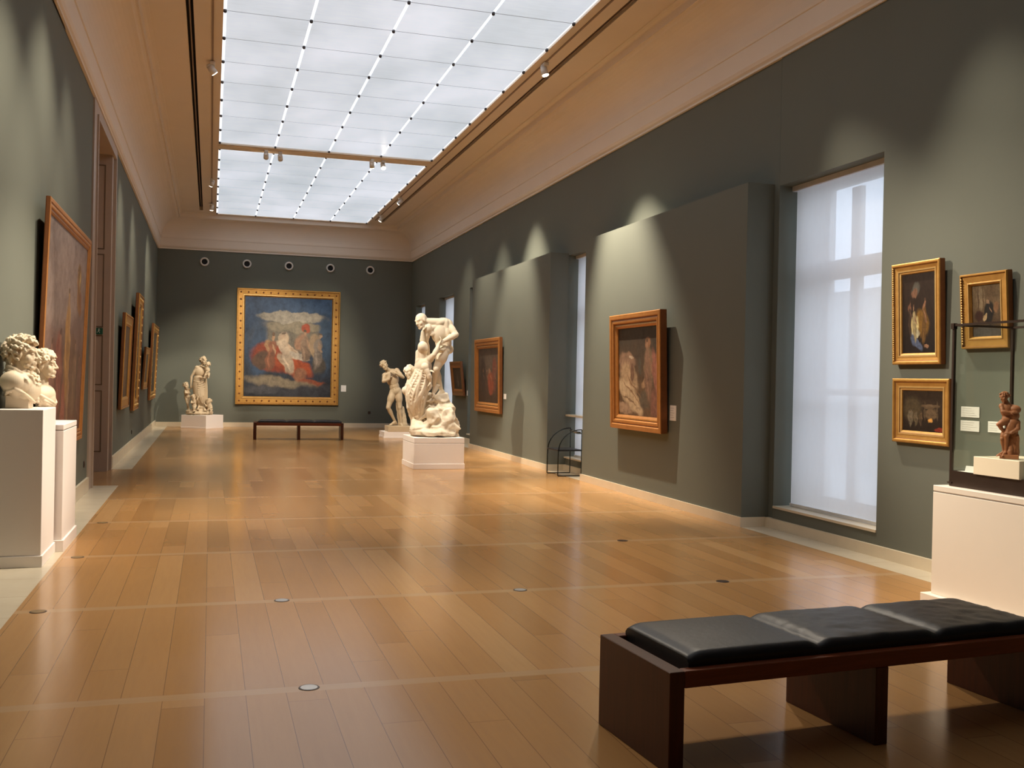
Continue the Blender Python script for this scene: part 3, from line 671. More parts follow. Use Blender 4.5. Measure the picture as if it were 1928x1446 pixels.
# ------------------------------------------------------------------ benches
def bench(label, loc, rz, n3=3):
    t = thing('gallery_bench', label, 'bench', loc, (0, 0, rz))
    Lx, Dy, H = 2.10, .62, .405
    for x in (0, 1.02, 2.04):
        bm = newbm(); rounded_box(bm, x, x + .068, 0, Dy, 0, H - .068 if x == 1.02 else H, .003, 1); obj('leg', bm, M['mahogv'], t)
    bm = newbm()
    rounded_box(bm, .068, 2.04, 0, .05, H - .068, H, .003, 1); rounded_box(bm, .068, 2.04, Dy - .05, Dy, H - .068, H, .003, 1)
    box(bm, .068, 2.04, .05, Dy - .05, H - .055, H - .03)
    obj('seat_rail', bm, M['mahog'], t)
    # one long cushion in three pads
    bm = newbm(); nx, ny = 96, 30
    x0, x1, y0, y1 = .11, 2.06, .045, Dy - .035
    top = []
    for i in range(nx + 1):
        row = []
        for j in range(ny + 1):
            u, v = i / nx, j / ny
            x = x0 + (x1 - x0) * u; y = y0 + (y1 - y0) * v
            s = (u * 3) % 1.0 if u < 1 else 1.0
            e = min(s, 1 - s) * (x1 - x0) / 3
            f = 1 - math.exp(-(e / .030) ** 1.5)
            ey = min(v, 1 - v) * (y1 - y0); fy = 1 - math.exp(-ey / .008)
            z = H + .058 * min(1, (.62 + .38 * f)) * (.45 + .55 * fy) + .008 * math.sin(PI * s) * math.sin(PI * v)
            k = int(min(u * 3, 2.999))
            if k > 0:
                p = V((x * 9 + y * 14, (y * 5 - x * 8), k * 3.1)); z += .006 * noise.noise(p) * math.sin(PI * s) + .0045 * noise.noise(V((x * 10 + y * 38, y * 9 - x * 26, k))) * math.sin(PI * v)
            row.append(bm.verts.new((x, y, z)))
        top.append(row)
    bot = [[bm.verts.new((x0 + (x1 - x0) * (i / nx), y0 + (y1 - y0) * (j / ny), H - .028)) for j in (0, ny)] for i in range(nx + 1)]
    for i in range(nx):
        for j in range(ny): bm.faces.new((top[i][j], top[i + 1][j], top[i + 1][j + 1], top[i][j + 1])).smooth = True
        bm.faces.new((top[i][0], bot[i][0], bot[i + 1][0], top[i + 1][0])); bm.faces.new((top[i][ny], top[i + 1][ny], bot[i + 1][1], bot[i][1]))
        bm.faces.new((bot[i][0], bot[i][1], bot[i + 1][1], bot[i + 1][0]))
    bm.faces.new([top[0][j] for j in range(ny + 1)] + [bot[0][1], bot[0][0]]); bm.faces.new([top[nx][j] for j in range(ny, -1, -1)] + [bot[nx][0], bot[nx][1]])
    obj('seat_cushion', bm, M['leather'], t)
    return t
bench('dark mahogany bench with black leather cushions in front of the glass case', (1.755, 3.56, 0), math.radians(4.5))
bench('distant dark bench facing the very large painting on the end wall', (.985, 24.22, 0), math.radians(-3))

# ------------------------------------------------------------------ pedestals
def pedestal(label, x0, x1, y0, y1, h, rz=0, mat='white', base=.10, lip=0, gap=None, cat='pedestal'):
    cx, cy = (x0 + x1) / 2, (y0 + y1) / 2; w, d = (x1 - x0) / 2, (y1 - y0) / 2
    t = thing('pedestal', label, cat, (cx, cy, 0), (0, 0, rz))
    bm = newbm(); rounded_box(bm, -w, w, -d, d, base, h if not gap else h - gap - .008, .003, 1)
    if gap:
        box(bm, -w + .004, w - .004, -d + .004, d - .004, h - gap - .008, h - gap, 1); rounded_box(bm, -w, w, -d, d, h - gap, h, .003, 1)
    obj('pedestal_body', bm, [M[mat], M['whiteline']], t)
    bm = newbm(); rounded_box(bm, -w - lip, w + lip, -d - lip, d + lip, 0, base, .003, 1); obj('pedestal_base', bm, M[mat], t)
    return t
pedestal('white painted pedestal under the front marble bust', -1.59, -1.25, 8.53, 9.19, 1.235, base=.09, lip=.012)
pedestal('white painted pedestal under the rear smaller bust', -1.445, -1.19, 9.225, 10.08, 1.085, base=.10, lip=.015, gap=.045)
pedestal('broad low white pedestal under the tall marble group', 3.30, 4.17, 16.5, 17.52, .53, base=.09, lip=.012, gap=.09)
pedestal('very low white pedestal under the standing marble youth', 4.20, 5.06, 24.85, 25.6, .16, base=.05, lip=.012)
t = pedestal('low white pedestal turned cornerwise under the family statue by the end wall', -.605, .205, 28.87, 29.68, .375, rz=-PI / 2 + math.radians(55), base=.05, lip=.008)
pedestal('large cream pedestal carrying the glass display case', 4.90, 5.72, 4.25, 5.86, .865, mat='case_white', base=.10, lip=.05, gap=.04)
bm = newbm(); box(bm, -.05, .05, -.001, 0, -.03, .03)
# ------------------------------------------------------------------ display case
cx0_, cx1_, cy0_, cy1_ = 4.975, 5.50, 4.45, 5.79
cxm, cym = (cx0_ + cx1_) / 2, (cy0_ + cy1_) / 2
t = thing('display_case', 'glass display case with dark bronze frame on the cream pedestal', 'display case', (cxm, cym, .866))
def CB(bm, x0, x1, y0, y1, z0, z1, mi=0): box(bm, x0 - cxm, x1 - cxm, y0 - cym, y1 - cym, z0 - .866, z1 - .866, mi)
bm = newbm(); CB(bm, cx0_, cx1_, cy0_, cy1_, .866, .955); CB(bm, cx0_, cx0_ + .02, cy0_, cy1_, .955, .975); CB(bm, cx1_ - .02, cx1_, cy0_, cy1_, .955, .975)
CB(bm, cx0_ + .02, cx1_ - .02, cy0_, cy0_ + .02, .955, .975); CB(bm, cx0_ + .02, cx1_ - .02, cy1_ - .02, cy1_, .955, .975); CB(bm, cx0_ - .008, cx0_, cy1_ - .03, cy1_ + .01, .885, .895)
obj('case_base', bm, M['metal'], t)
bm = newbm(); CB(bm, cx0_ + .02, cx1_ - .02, cy0_ + .02, cy1_ - .02, .955, .972); obj('case_floor', bm, M['card'], t)
q = .019
for (x, y) in ((cx0_, cy1_ - q), (cx1_ - q, cy1_ - q), (cx0_, cy0_), (cx1_ - q, cy0_)):
    bm = newbm(); CB(bm, x, x + q, y, y + q, .975, 1.985); obj('post', bm, M['metal'], t)
bm = newbm()
CB(bm, cx0_, cx0_ + q, cy0_, cy1_, 1.985, 2.0); CB(bm, cx1_ - q, cx1_, cy0_, cy1_, 1.985, 2.0); CB(bm, cx0_ + q, cx1_ - q, cy0_, cy0_ + q, 1.985, 2.0); CB(bm, cx0_ + q, cx1_ - q, cy1_ - q, cy1_, 1.985, 2.0)
CB(bm, cx0_ - .008, cx0_ + .022, cy1_ - .022, cy1_ + .008, 1.965, 2.005)
obj('top_rail', bm, M['metal'], t)
for (a, b_, c, d) in ((cx0_ + .006, cx0_ + .010, cy0_ + q, cy1_ - q), (cx1_ - .010, cx1_ - .006, cy0_ + q, cy1_ - q), (cx0_ + q, cx1_ - q, cy0_ + .006, cy0_ + .010), (cx0_ + q, cx1_ - q, cy1_ - .010, cy1_ - .006)):
    bm = newbm(); CB(bm, a, b_, c, d, .976, 1.984); obj('glass_side', bm, M['glass'], t)
bm = newbm(); rounded_box(bm, -.20, .20, -.20, .20, 0, .12, .002, 1)
tag(obj('display_block', bm, simple('cream_block', (.84, .74, .56), .5, var=.01), loc=(5.155, 5.34, .9725)), 'small cream block under the terracotta figurine inside the glass case', 'display block')
t = thing('card_holder', 'small white caption card standing inside the glass case', 'caption card', (5.02, 5.63, .9725), (0, 0, -PI / 2 + .15))
bm = newbm(); b2 = bmesh.new(); box(b2, -.055, .055, -.001, .001, 0, .045); merge(bm, b2, 0, Matrix.Rotation(-.35, 4, 'X')); obj('card', bm, M['card'], t)

# ------------------------------------------------------------------ wire chair
t = thing('wire_chair', 'black tubular chair with arched sides by the window recess', 'chair', (5.38, 15.38, 0))
for y in (-.265, .265):
    pts = [(0, y, .008), (0, y, .30), (.006, y, .40)]
    for k in range(1, 10):
        a = PI / 2 * k / 9; pts.append((.40 - .394 * math.cos(a), y, .40 + .355 * math.sin(a)))
    bm = newbm(); tube(bm, pts, .009, 8); obj('arched_side', bm, M['chrome'], t)
    bm = newbm(); tube(bm, [(.40, y, .755), (.40, y, .008)], .008, 8); obj('rear_leg', bm, M['chrome'], t)
    bm = newbm(); tube(bm, [(0, y, .008), (.40, y, .008)], .008, 8); obj('runner', bm, M['chrome'], t)
bm = newbm(); rounded_box(bm, -.01, .41, -.27, .27, .405, .43, .006, 2); obj('seat', bm, M['leather'], t)
bm = newbm(); tube(bm, [(.40, -.265, .72), (.43, -.2, .70), (.44, 0, .69), (.43, .2, .70), (.40, .265, .72)], .022, 10); obj('back_bar', bm, M['shine'], t)

# ------------------------------------------------------------------ sculpted figures
class Clay:
    def __init__(s): s.bm = bmesh.new()
    def cone(s, a, b, r0, r1=None, flat=1.0, fdir=None, n=14):
        a, b = V(a), V(b); r1 = r0 if r1 is None else r1
        d = b - a
        if d.length < 1e-5: d = V((0, 0, 1e-4))
        dn = d.normalized()
        if fdir is not None:
            w = (V(fdir) - dn * V(fdir).dot(dn)).normalized(); u = dn.cross(w)
        else: u, w = ortho(dn)
        rings = []
        for k in range(1, 5):
            t = PI / 2 * k / 5 if k < 5 else PI / 2; rings.append((a - dn * r0 * math.cos(t), r0 * math.sin(t)))
        rings += [(a, r0), (b, r1)]
        for k in range(4, 0, -1):
            t = PI / 2 * k / 5; rings.append((b + dn * r1 * math.cos(t), r1 * math.sin(t)))
        vr = [[s.bm.verts.new(c + u * r * math.cos(2 * PI * k / n) + w * r * flat * math.sin(2 * PI * k / n)) for k in range(n)] for c, r in rings]
        for p, q in zip(vr, vr[1:]):
            for k in range(n): s.bm.faces.new((p[k], p[(k + 1) % n], q[(k + 1) % n], q[k]))
        v0 = s.bm.verts.new(a - dn * r0); v1 = s.bm.verts.new(b + dn * r1)
        for k in range(n):
            s.bm.faces.new((v0, vr[0][(k + 1) % n], vr[0][k])); s.bm.faces.new((v1, vr[-1][k], vr[-1][(k + 1) % n]))
    def ell(s, c, r, zdir=(0, 0, 1), xdir=(1, 0, 0)):
        z = V(zdir).normalized(); x = V(xdir); x = (x - z * x.dot(z))
        if x.length < 1e-4: x = ortho(z)[0]
        x.normalize(); y = z.cross(x)
        b2 = bmesh.new(); bmesh.ops.create_uvsphere(b2, u_segments=36, v_segments=24, radius=1)
        m = Matrix((x * r[0], y * r[1], z * r[2])).transposed().to_4x4(); m.translation = V(c)
        merge(s.bm, b2, 0, m)
    def path(s, pts, rs):
        pts = [V(p) for p in pts]
        if not isinstance(rs, (list, tuple)): rs = [rs] * len(pts)
        for i in range(len(pts) - 1): s.cone(pts[i], pts[i + 1], rs[i], rs[i + 1])
    def hand(s, w, d, nrm, k=1.0, curl=.5, side=1):
        """w wrist, d pointing direction, nrm the way the palm faces; fingers curl toward nrm"""
        w, d, nrm = V(w), V(d).normalized(), V(nrm); nrm = (nrm - d * nrm.dot(d)).normalized(); sd = d.cross(nrm) * side
        s.cone(w, w + d * .035 * k, .024 * k, .03 * k, .6, nrm)
        s.cone(w + d * .03 * k, w + d * .075 * k, .036 * k, .038 * k, .45, nrm)
        for i, (o, ln) in enumerate(((-.030, .072), (-.010, .082), (.010, .077), (.030, .060))):
            p = w + d * .085 * k + sd * o * k; dd = d.copy()
            for j, f in enumerate((.45, .32, .23)):
                a = curl * (.5 + .45 * j); dd = (Quaternion(d.cross(nrm), a) @ d)
                q = p + dd * ln * f * k; s.cone(p, q, (.0105 - .001 * j) * k, (.0095 - .001 * j) * k, n=8); p = q
        p = w + d * .03 * k - sd * .034 * k; dd = (d * .7 - sd * .8 + nrm * .35).normalized()
        q = p + dd * .038 * k; s.cone(p, q, .014 * k, .012 * k, n=8); s.cone(q, q + (dd + d * .6 + nrm * .3).normalized() * .03 * k, .0115 * k, .009 * k, n=8)
    def foot(s, ank, d, k=1.0, up=(0, 0, 1)):
        ank, d = V(ank), V(d).normalized(); up = V(up); up = (up - d * up.dot(d)).normalized(); sd = d.cross(up)
        heel = ank - up * .055 * k - d * .035 * k
        s.cone(ank, heel, .036 * k, .032 * k); ball = ank - up * .068 * k + d * .13 * k
        s.cone(ank - up * .02 * k + d * .01 * k, ball, .036 * k, .026 * k); s.cone(heel, ball, .028 * k, .022 * k)
        s.cone(ball - sd * .022 * k, ball + sd * .022 * k, .022 * k, .022 * k)
        for i in range(5):
            o = (-.036 + .018 * i) * k; r = (.013 if i == 0 else .0095) * k
            p = ball + sd * o - up * .006 * k; s.cone(p, p + d * (.048 - .006 * i) * k - up * .004 * k, r * 1.1, r, n=8)
    def arm(s, sh, el, wr, k=1.0):
        sh, el, wr = V(sh), V(el), V(wr)
        s.cone(sh, el, .052 * k, .038 * k); s.ell(sh, (.062 * k, .058 * k, .07 * k), el - sh); s.ell(sh.lerp(el, .45), (.048 * k, .05 * k, .10 * k), el - sh)
        s.cone(el, el.lerp(wr, .35), .040 * k, .043 * k); s.cone(el.lerp(wr, .3), wr, .043 * k, .025 * k)
    def leg(s, hip, kn, an, k=1.0, back=(0, 1, 0)):
        hip, kn, an = V(hip), V(kn), V(an); bk = V(back)
        s.cone(hip, kn, .088 * k, .052 * k); s.ell(hip.lerp(kn, .3), (.088 * k, .092 * k, .17 * k), kn - hip); s.ell(kn - bk * .008 * k, (.05 * k, .05 * k, .06 * k), kn - hip)
        s.cone(kn, kn.lerp(an, .4), .048 * k, .047 * k); s.ell(kn.lerp(an, .3) + bk * .014 * k, (.052 * k, .054 * k, .12 * k), an - kn); s.cone(kn.lerp(an, .35), an, .044 * k, .031 * k)
    def head(s, c, up, face, k=1.0, hair=0, beard=False, seed=1, fem=False):
        """c centre of the skull; up and face directions"""
        c, up = V(c), V(up).normalized(); f = V(face); f = (f - up * f.dot(up)).normalized(); sd = f.cross(up)
        P = lambda x, y, z: c + sd * x * k + f * y * k + up * z * k
        s.ell(P(0, -.012, .025), (.074 * k, .094 * k, .088 * k), up, sd)
        s.ell(P(0, .028, -.03), (.060 * k, .060 * k, .078 * k), up, sd)
        s.cone(P(-.03, .035, -.075), P(.03, .035, -.075), .026 * k, .026 * k); s.cone(P(-.02, .066, -.094), P(.02, .066, -.094), .018 * k)          # jaw, chin
        s.cone(P(0, .082, .022), P(0, .104, -.022), .009 * k, .0125 * k); s.ell(P(-.012, .094, -.026), (.009 * k,) * 3); s.ell(P(.012, .094, -.026), (.009 * k,) * 3)
        s.cone(P(-.044, .070, .030), P(-.010, .080, .026), .0125 * k, .0115 * k); s.cone(P(.044, .070, .030), P(.010, .080, .026), .0125 * k, .0115 * k)  # brows
        for e in (-1, 1):
            s.ell(P(e * .030, .070, .006), (.015 * k, .011 * k, .009 * k), up, sd); s.ell(P(e * .040, .048, -.030), (.026 * k, .030 * k, .034 * k))
            s.ell(P(e * .074, -.008, -.004), (.010 * k, .020 * k, .032 * k), up, sd)
        s.ell(P(0, .070, -.058), (.034 * k, .022 * k, .030 * k), up, sd); s.cone(P(-.018, .086, -.051), P(.018, .086, -.051), .0062 * k); s.cone(P(-.015, .086, -.062), P(.015, .086, -.062), .0072 * k)
        rnd = random.Random(seed)
        if hair:
            for i in range(int(90 * hair)):
                a = rnd.uniform(0, 2 * PI); z = rnd.uniform(-.35, 1)
                r = math.sqrt(max(0, 1 - z * z)); x, y = r * math.cos(a), r * math.sin(a)
                if y > .45 and z < .42: continue
                if z < -.1 and y > -.1: continue
                p = P(.078 * x, -.014 + .10 * y, .028 + .095 * z); tdir = (sd * rnd.uniform(-.6, .6) + up * rnd.uniform(-1, -.1) + f * (.5 if y > 0 else -.3)).normalized()
                m_ = p + tdir * .022 * k + (p - c).normalized() * .006 * k
                s.cone(p, m_, .013 * k, .011 * k, n=7); s.cone(m_, m_ + (tdir + sd * rnd.uniform(-.8, .8)).normalized() * .018 * k, .011 * k, .006 * k, n=7)
        if beard:
            for i in range(14): 
                x = rnd.uniform(-.035, .035); s.cone(P(x, .058, -.085), P(x * .7, .074, -.108 + abs(x) * .7), .018 * k, .012 * k, n=7)
    def build(s, name, mat, voxel, smooth=2, parent=None, disp=0, dscale=8, seed=0):
        bmesh.ops.recalc_face_normals(s.bm, faces=s.bm.faces[:])
        me = bpy.data.meshes.new(name + '_clay'); s.bm.to_mesh(me); s.bm.free()
        o = bpy.data.objects.new(name + '_clay', me); COL.objects.link(o)
        r = o.modifiers.new('r', 'REMESH'); r.mode = 'VOXEL'; r.voxel_size = voxel
        sm = o.modifiers.new('s', 'SMOOTH'); sm.iterations = smooth; sm.factor = .5
        dg = bpy.context.evaluated_depsgraph_get(); dg.update()
        me2 = bpy.data.meshes.new_from_object(o.evaluated_get(dg)); me2.name = name
        bpy.data.objects.remove(o); bpy.data.meshes.remove(me)
        if disp:
            nn = [v.normal.copy() for v in me2.vertices]
            for v, n in zip(me2.vertices, nn):
                p = v.co * dscale + V((seed, 0, 0)); v.co += n * disp * (noise.noise(p) + .5 * noise.noise(p * 2.3))
        for p in me2.polygons: p.use_smooth = True
        me2.materials.clear(); me2.materials.append(mat)
        q = bpy.data.objects.new(name, me2); COL.objects.link(q)
        if parent: q.parent = parent
        return q

def torso(c, neck, shL, shR, hipL, hipR, k=1.0, front=(0, -1, 0), musc=True):
    neck, shL, shR, hipL, hipR = map(V, (neck, shL, shR, hipL, hipR)); fr = V(front)
    pel = (hipL + hipR) / 2; chest = (shL + shR) / 2 * .62 + pel * .38; up = (neck - pel).normalized(); sd = (shR - shL).normalized()
    fr = (fr - up * fr.dot(up)).normalized()
    upc = ((shL + shR) / 2 - pel).normalized()
    c.ell(chest + upc * .03 * k, (.165 * k, .115 * k, .19 * k), upc, sd)
    c.ell(pel.lerp(chest, .48), (.128 * k, .092 * k, .17 * k), upc, sd)
    c.ell(pel + upc * .02 * k, (.155 * k, .108 * k, .12 * k), upc, hipR - hipL)
    c.cone(shL.lerp(shR, .06), shL.lerp(shR, .94), .058 * k); c.cone(shL.lerp(neck, .25), neck, .045 * k, .05 * k); c.cone(shR.lerp(neck, .25), neck, .045 * k, .05 * k)
    c.cone(chest + upc * .1 * k, neck, .09 * k, .052 * k)
    if musc:
        for e in (-1, 1):
            c.ell(chest + upc * .075 * k + fr * .072 * k + sd * e * .072 * k, (.075 * k, .038 * k, .052 * k), upc, sd)
            for j in range(3): c.ell(pel.lerp(chest, .28 + .22 * j) + fr * .082 * k + sd * e * .028 * k, (.026 * k, .016 * k, .026 * k), upc, sd)
            c.ell(pel - fr * .075 * k + sd * e * .07 * k - upc * .02 * k, (.078 * k, .065 * k, .085 * k), upc, sd)

# ---- tall marble group (local x: across the view, local -y: toward the viewer)
t = thing('marble_group', 'tall marble group of a stooping bare man lifting a draped figure over a rock', 'sculpture', (3.74, 17.0, .531), (0, 0, -.217))
c = Clay()   # the stooping man
shL, shR, neck = (-.135, -.10, 1.86), (.215, .06, 1.965), (-.06, -.03, 1.975)
torso(c, neck, shL, shR, (.09, -.03, 1.50), (.20, .12, 1.50), .96, front=(-.55, -.75, -.3))
c.ell((.06, .04, 1.975), (.19, .12, .085), (-.3, 0, 1), (1, .3, .3)); c.cone((.04, 0, 1.98), (-.17, -.06, 1.985), .080, .070)
c.cone((.17, .02, 1.98), (.20, .03, 1.62), .07, .085); c.ell((.19, .02, 1.80), (.075, .09, .13))
c.head((-.252, -.09, 2.000), (-.42, -.1, 1), (-.62, -.55, -.62), 1.16, beard=True, seed=3)
c.arm(shR, (.352, -.04, 1.775), (.14, -.16, 1.655), 1.34); c.hand((.14, -.16, 1.655), (-.8, -.1, -.5), (-.2, .3, -1), 1.2, .9)
c.arm(shL, (-.17, -.02, 1.64), (-.12, .03, 1.42), 1.25); c.hand((-.12, .03, 1.42), (-.1, -.1, -1), (-.8, -.4, 0), 1.1, .7)
c.leg((.165, -.02, 1.50), (.02, -.12, 1.175), (-.003, -.02, .88), 1.16); c.foot((-.003, -.02, .88), (-.55, -.35, -.78), 1.12, up=(-.75, -.2, .65))
c.leg((.16, .12, 1.48), (.03, .08, 1.16), (.12, .16, .80), 1.12); c.foot((.12, .16, .80), (-.6, -.5, -.25), 1.05)
c.path([(.20, -.06, 1.56), (.12, -.16, 1.50), (.02, -.13, 1.52)], .03)
man = c.build('stooping_man', M['marble'], .0085, 2, t)
c = Clay()   # the draped figure being lifted
c.head((-.212, -.20, 1.515), (.05, .10, 1), (.35, .9, .1), 1.12, seed=5); c.ell((-.212, -.20, 1.53), (.088, .10, .10))
c.cone((-.21, -.18, 1.44), (-.20, -.16, 1.36), .055, .065)
torso(c, (-.20, -.16, 1.37), (-.285, -.16, 1.29), (-.09, -.18, 1.34), (-.33, -.10, .93), (-.16, -.14, .93), .92, front=(.3, .9, 0), musc=False)
c.arm((-.09, -.18, 1.34), (-.02, -.26, 1.41), (.06, -.23, 1.58), 1.12); c.hand((.06, -.23, 1.58), (.4, .1, .9), (-1, 0, .2), 1.0, .9)
c.arm((-.275, -.16, 1.30), (-.225, -.10, 1.60), (-.225, -.14, 1.80), 1.12); c.hand((-.225, -.14, 1.80), (.1, .3, 1), (.9, .4, .3), 1.05, .9)
c.cone((-.285, -.16, 1.30), (-.29, -.14, 1.45), .055, .05)
c.arm((-.17, -.24, 1.20), (-.10, -.26, 1.06), (-.07, -.22, .95), 1.05); c.hand((-.07, -.22, .95), (.1, 0, -1), (-.8, .3, 0), 1.0, .6)
# legs under cloth
c.leg((-.31, -.08, .93), (-.36, -.17, .64), (-.275, -.08, .32), 1.0); c.leg((-.18, -.12, .95), (-.20, -.20, .66), (-.20, -.06, .34), .95)
c.foot((-.285, -.09, .325), (.55, -.5, -.35), 1.0); c.foot((-.21, -.04, .34), (.7, -.4, -.3), .95)
lifted = c.build('lifted_figure', M['marble'], .0085, 2, t)
c = Clay()   # robe: body and folds
RB = ((1.26, -.20, .10, -.14), (1.16, -.225, .130, -.13), (1.02, -.245, .160, -.13), (.88, -.28, .185, -.13), (.74, -.305, .178, -.135), (.60, -.31, .150, -.135), (.48, -.295, .118, -.12), (.38, -.275, .095, -.095), (.31, -.265, .080, -.085))
def rb(z):
    for (z1, *a), (z0, *b_) in zip(RB, RB[1:]):
        if z >= z0 or z0 == RB[-1][0]:
            f = max(0, min(1, (z1 - z) / (z1 - z0))); f = f * f * (3 - 2 * f) * .5 + f * .5
            return [p + (q - p) * f for p, q in zip(a, b_)]
for k in range(20):
    z = 1.24 - .047 * k; x, r_, y = rb(z); c.ell((x, y, z), (r_, r_ * .9, .055))
rn = random.Random(11)
def fold(a0, a1, z0, z1, r0, wob=.12, n=9):
    ph = rn.uniform(0, 6); pts, rs = [], []
    for k in range(n + 1):
        f = k / n; z = z0 + (z1 - z0) * f; a = a0 + (a1 - a0) * f ** 1.3 + wob * math.sin(ph + f * 5); x, r_, y = rb(z)
        pts.append((x + r_ * math.sin(a), y - r_ * .9 * math.cos(a), z)); rs.append(r0 * (.45 + .75 * math.sin(PI * min(1, f * .85 + .08))))
    c.path(pts, rs)
for i in range(10): a = -1.5 + .32 * i; fold(a + .45, a, rn.uniform(1.12, 1.2), rn.uniform(.31, .40), rn.uniform(.013, .021))
for i in range(6): fold(1.35 - .1 * i, -.5 - .1 * i, 1.10 - .05 * i, .50 - .03 * i, rn.uniform(.014, .02), .08)
for i in range(3): fold(-1.1 + .1 * i, 1.2, 1.20 - .03 * i, 1.05 - .05 * i, .010, .05, 7)
for i in range(5): fold(-1.1, .2 + .1 * i, .98 - .09 * i, .70 - .07 * i, .012, .1, 7)
c.build('robe', M['marble'], .0075, 1, t)
c = Clay()   # the smaller figure behind
c.head((-.444, -.02, 1.11), (-.35, 0, .9), (-.3, -.5, -.7), .98, hair=.7, seed=9); c.cone((-.41, 0, 1.07), (-.34, .02, 1.02), .045, .06)
c.ell((-.37, .03, .93), (.12, .10, .19), (.2, 0, 1)); c.ell((-.40, .03, .73), (.12, .11, .15)); c.arm((-.35, -.02, 1.03), (-.45, -.06, .93), (-.515, -.05, .80), .85)
c.arm((-.30, -.06, 1.06), (-.24, -.16, 1.15), (-.14, -.22, 1.14), .8); c.hand((-.14, -.22, 1.14), (1, -.2, 0), (0, .5, -1), .85, .6)
c.ell((-.475, -.04, .79), (.075, .09, .085)); c.leg((-.42, .0, .75), (-.44, -.02, .50), (-.36, .06, .25), .85); c.cone((-.5, -.03, .79), (-.40, -.04, .66), .07, .06)
c.build('clinging_figure', M['marble'], .009, 2, t)
c = Clay()   # rock
for (x, y, z, a, b_, h) in ((.0, 0, .06, .43, .44, .10), (.12, .05, .2, .31, .33, .20), (.12, .06, .42, .235, .27, .22), (.10, .08, .60, .17, .2, .15), (.22, -.05, .32, .16, .22, .2), (-.2, -.05, .14, .20, .28, .13), (-.27, .05, .2, .14, .2, .12),
                            (-.05, .12, .60, .15, .17, .16), (.17, .10, .66, .10, .14, .10), (.27, .03, .14, .17, .3, .16), (-.30, .12, .26, .12, .16, .34), (.0, -.18, .33, .12, .14, .18)):
    c.ell((x, y, z), (a, b_, h), (random.uniform(-.2, .2), random.uniform(-.2, .2), 1))
for i in range(16):
    a = rn.uniform(-2.6, -.4); z = rn.uniform(.06, .62); r = .42 - .38 * z
    p = V((.08 + r * math.cos(a) * .9, .03 + r * math.sin(a) * .8, z)); c.cone(p, p + V((rn.uniform(-.2, .2), rn.uniform(-.05, .1), rn.uniform(-.18, .05))), rn.uniform(.03, .06), rn.uniform(.02, .04))
c.cone((-.30, 0, .02), (.35, 0, .02), .09); 
rk = c.build('rock', M['marble'], .011, 3, t)
for v, n_ in [(v, v.normal.copy()) for v in rk.data.vertices]:
    p = v.co * 4.2 + V((5.3, 1, 2)); q = noise.cell_vector(p + noise.noise_vector(p * 1.5) * .5) if False else None
    h = noise.ridged_multi_fractal(p, 1.0, 2.1, 4, .9, 2.0) - 1.0
    vd, _ = noise.voronoi(v.co * 6.5 + V((2, 3, 1)) + noise.noise_vector(p) * .35)[0:2]
    v.co += n_ * (.016 * h + .075 * (vd[0] - .45))
for v in rk.data.vertices:
    if v.co.z < .0: v.co.z = 0

# ---- standing youth
t = thing('marble_youth', 'bare marble youth standing with crossed arms behind the tall marble group', 'sculpture', (4.62, 25.15, .161), (0, 0, -.182))
dz = .11
def Z(p): return (p[0], p[1], p[2] + dz)
c = Clay()
sL, sR, nk = Z((-.385, -.05, 1.31)), Z((-.07, .02, 1.44)), Z((-.275, -.02, 1.44))
torso(c, nk, sL, sR, Z((-.18, 0, .89)), Z((-.01, .02, .90)), 1.0, front=(.05, -1, 0))
c.cone(nk, Z((-.36, -.06, 1.50)), .058, .055)
c.head(Z((-.395, -.08, 1.565)), (-.25, -.1, 1), (.35, -.9, -.35), 1.08, hair=.8, seed=4)
c.arm(sR, Z((.085, -.10, 1.275)), Z((-.10, -.20, 1.37)), 1.05); c.hand(Z((-.10, -.20, 1.37)), (-1, -.1, .5), (0, .8, -.4), 1.05, .7)
c.arm(sL, Z((-.41, -.16, 1.16)), Z((-.26, -.22, 1.22)), 1.05); c.cone(Z((-.26, -.22, 1.22)), Z((-.255, -.20, 1.36)), .028, .028); c.hand(Z((-.265, -.21, 1.24)), (.1, .1, 1), (-.2, .8, .1), 1.1, .5)
c.leg(Z((-.17, 0, .86)), Z((-.275, -.10, .50)), Z((-.10, .02, .145)), 1.08); c.foot(Z((-.10, .02, .145)), (-.8, -.6, -.1), 1.05, up=(0, 0, 1))
c.leg(Z((-.02, .02, .87)), Z((.015, -.03, .50)), Z((.055, 0, .10)), 1.08); c.foot(Z((.055, 0, .095)), (.35, -.9, -.05), 1.05)
c.build('youth', M['marble3'], .0095, 2, t)
c = Clay(); c.cone(Z((.02, .14, .55)), Z((.13, .10, .05)), .06, .09); c.cone(Z((.10, .12, .5)), Z((.18, .08, .05)), .03, .05); c.cone(Z((-.05, .12, .6)), Z((.05, .1, .05)), .04, .07)
c.build('tree_stump_support', M['marble3'], .012, 1, t, disp=.01, dscale=14)
bm = newbm(); rounded_box(bm, -.32, .30, -.30, .26, 0, .145, .01, 2); obj('plinth', bm, M['marble3'], t, rot=(0, 0, .182))

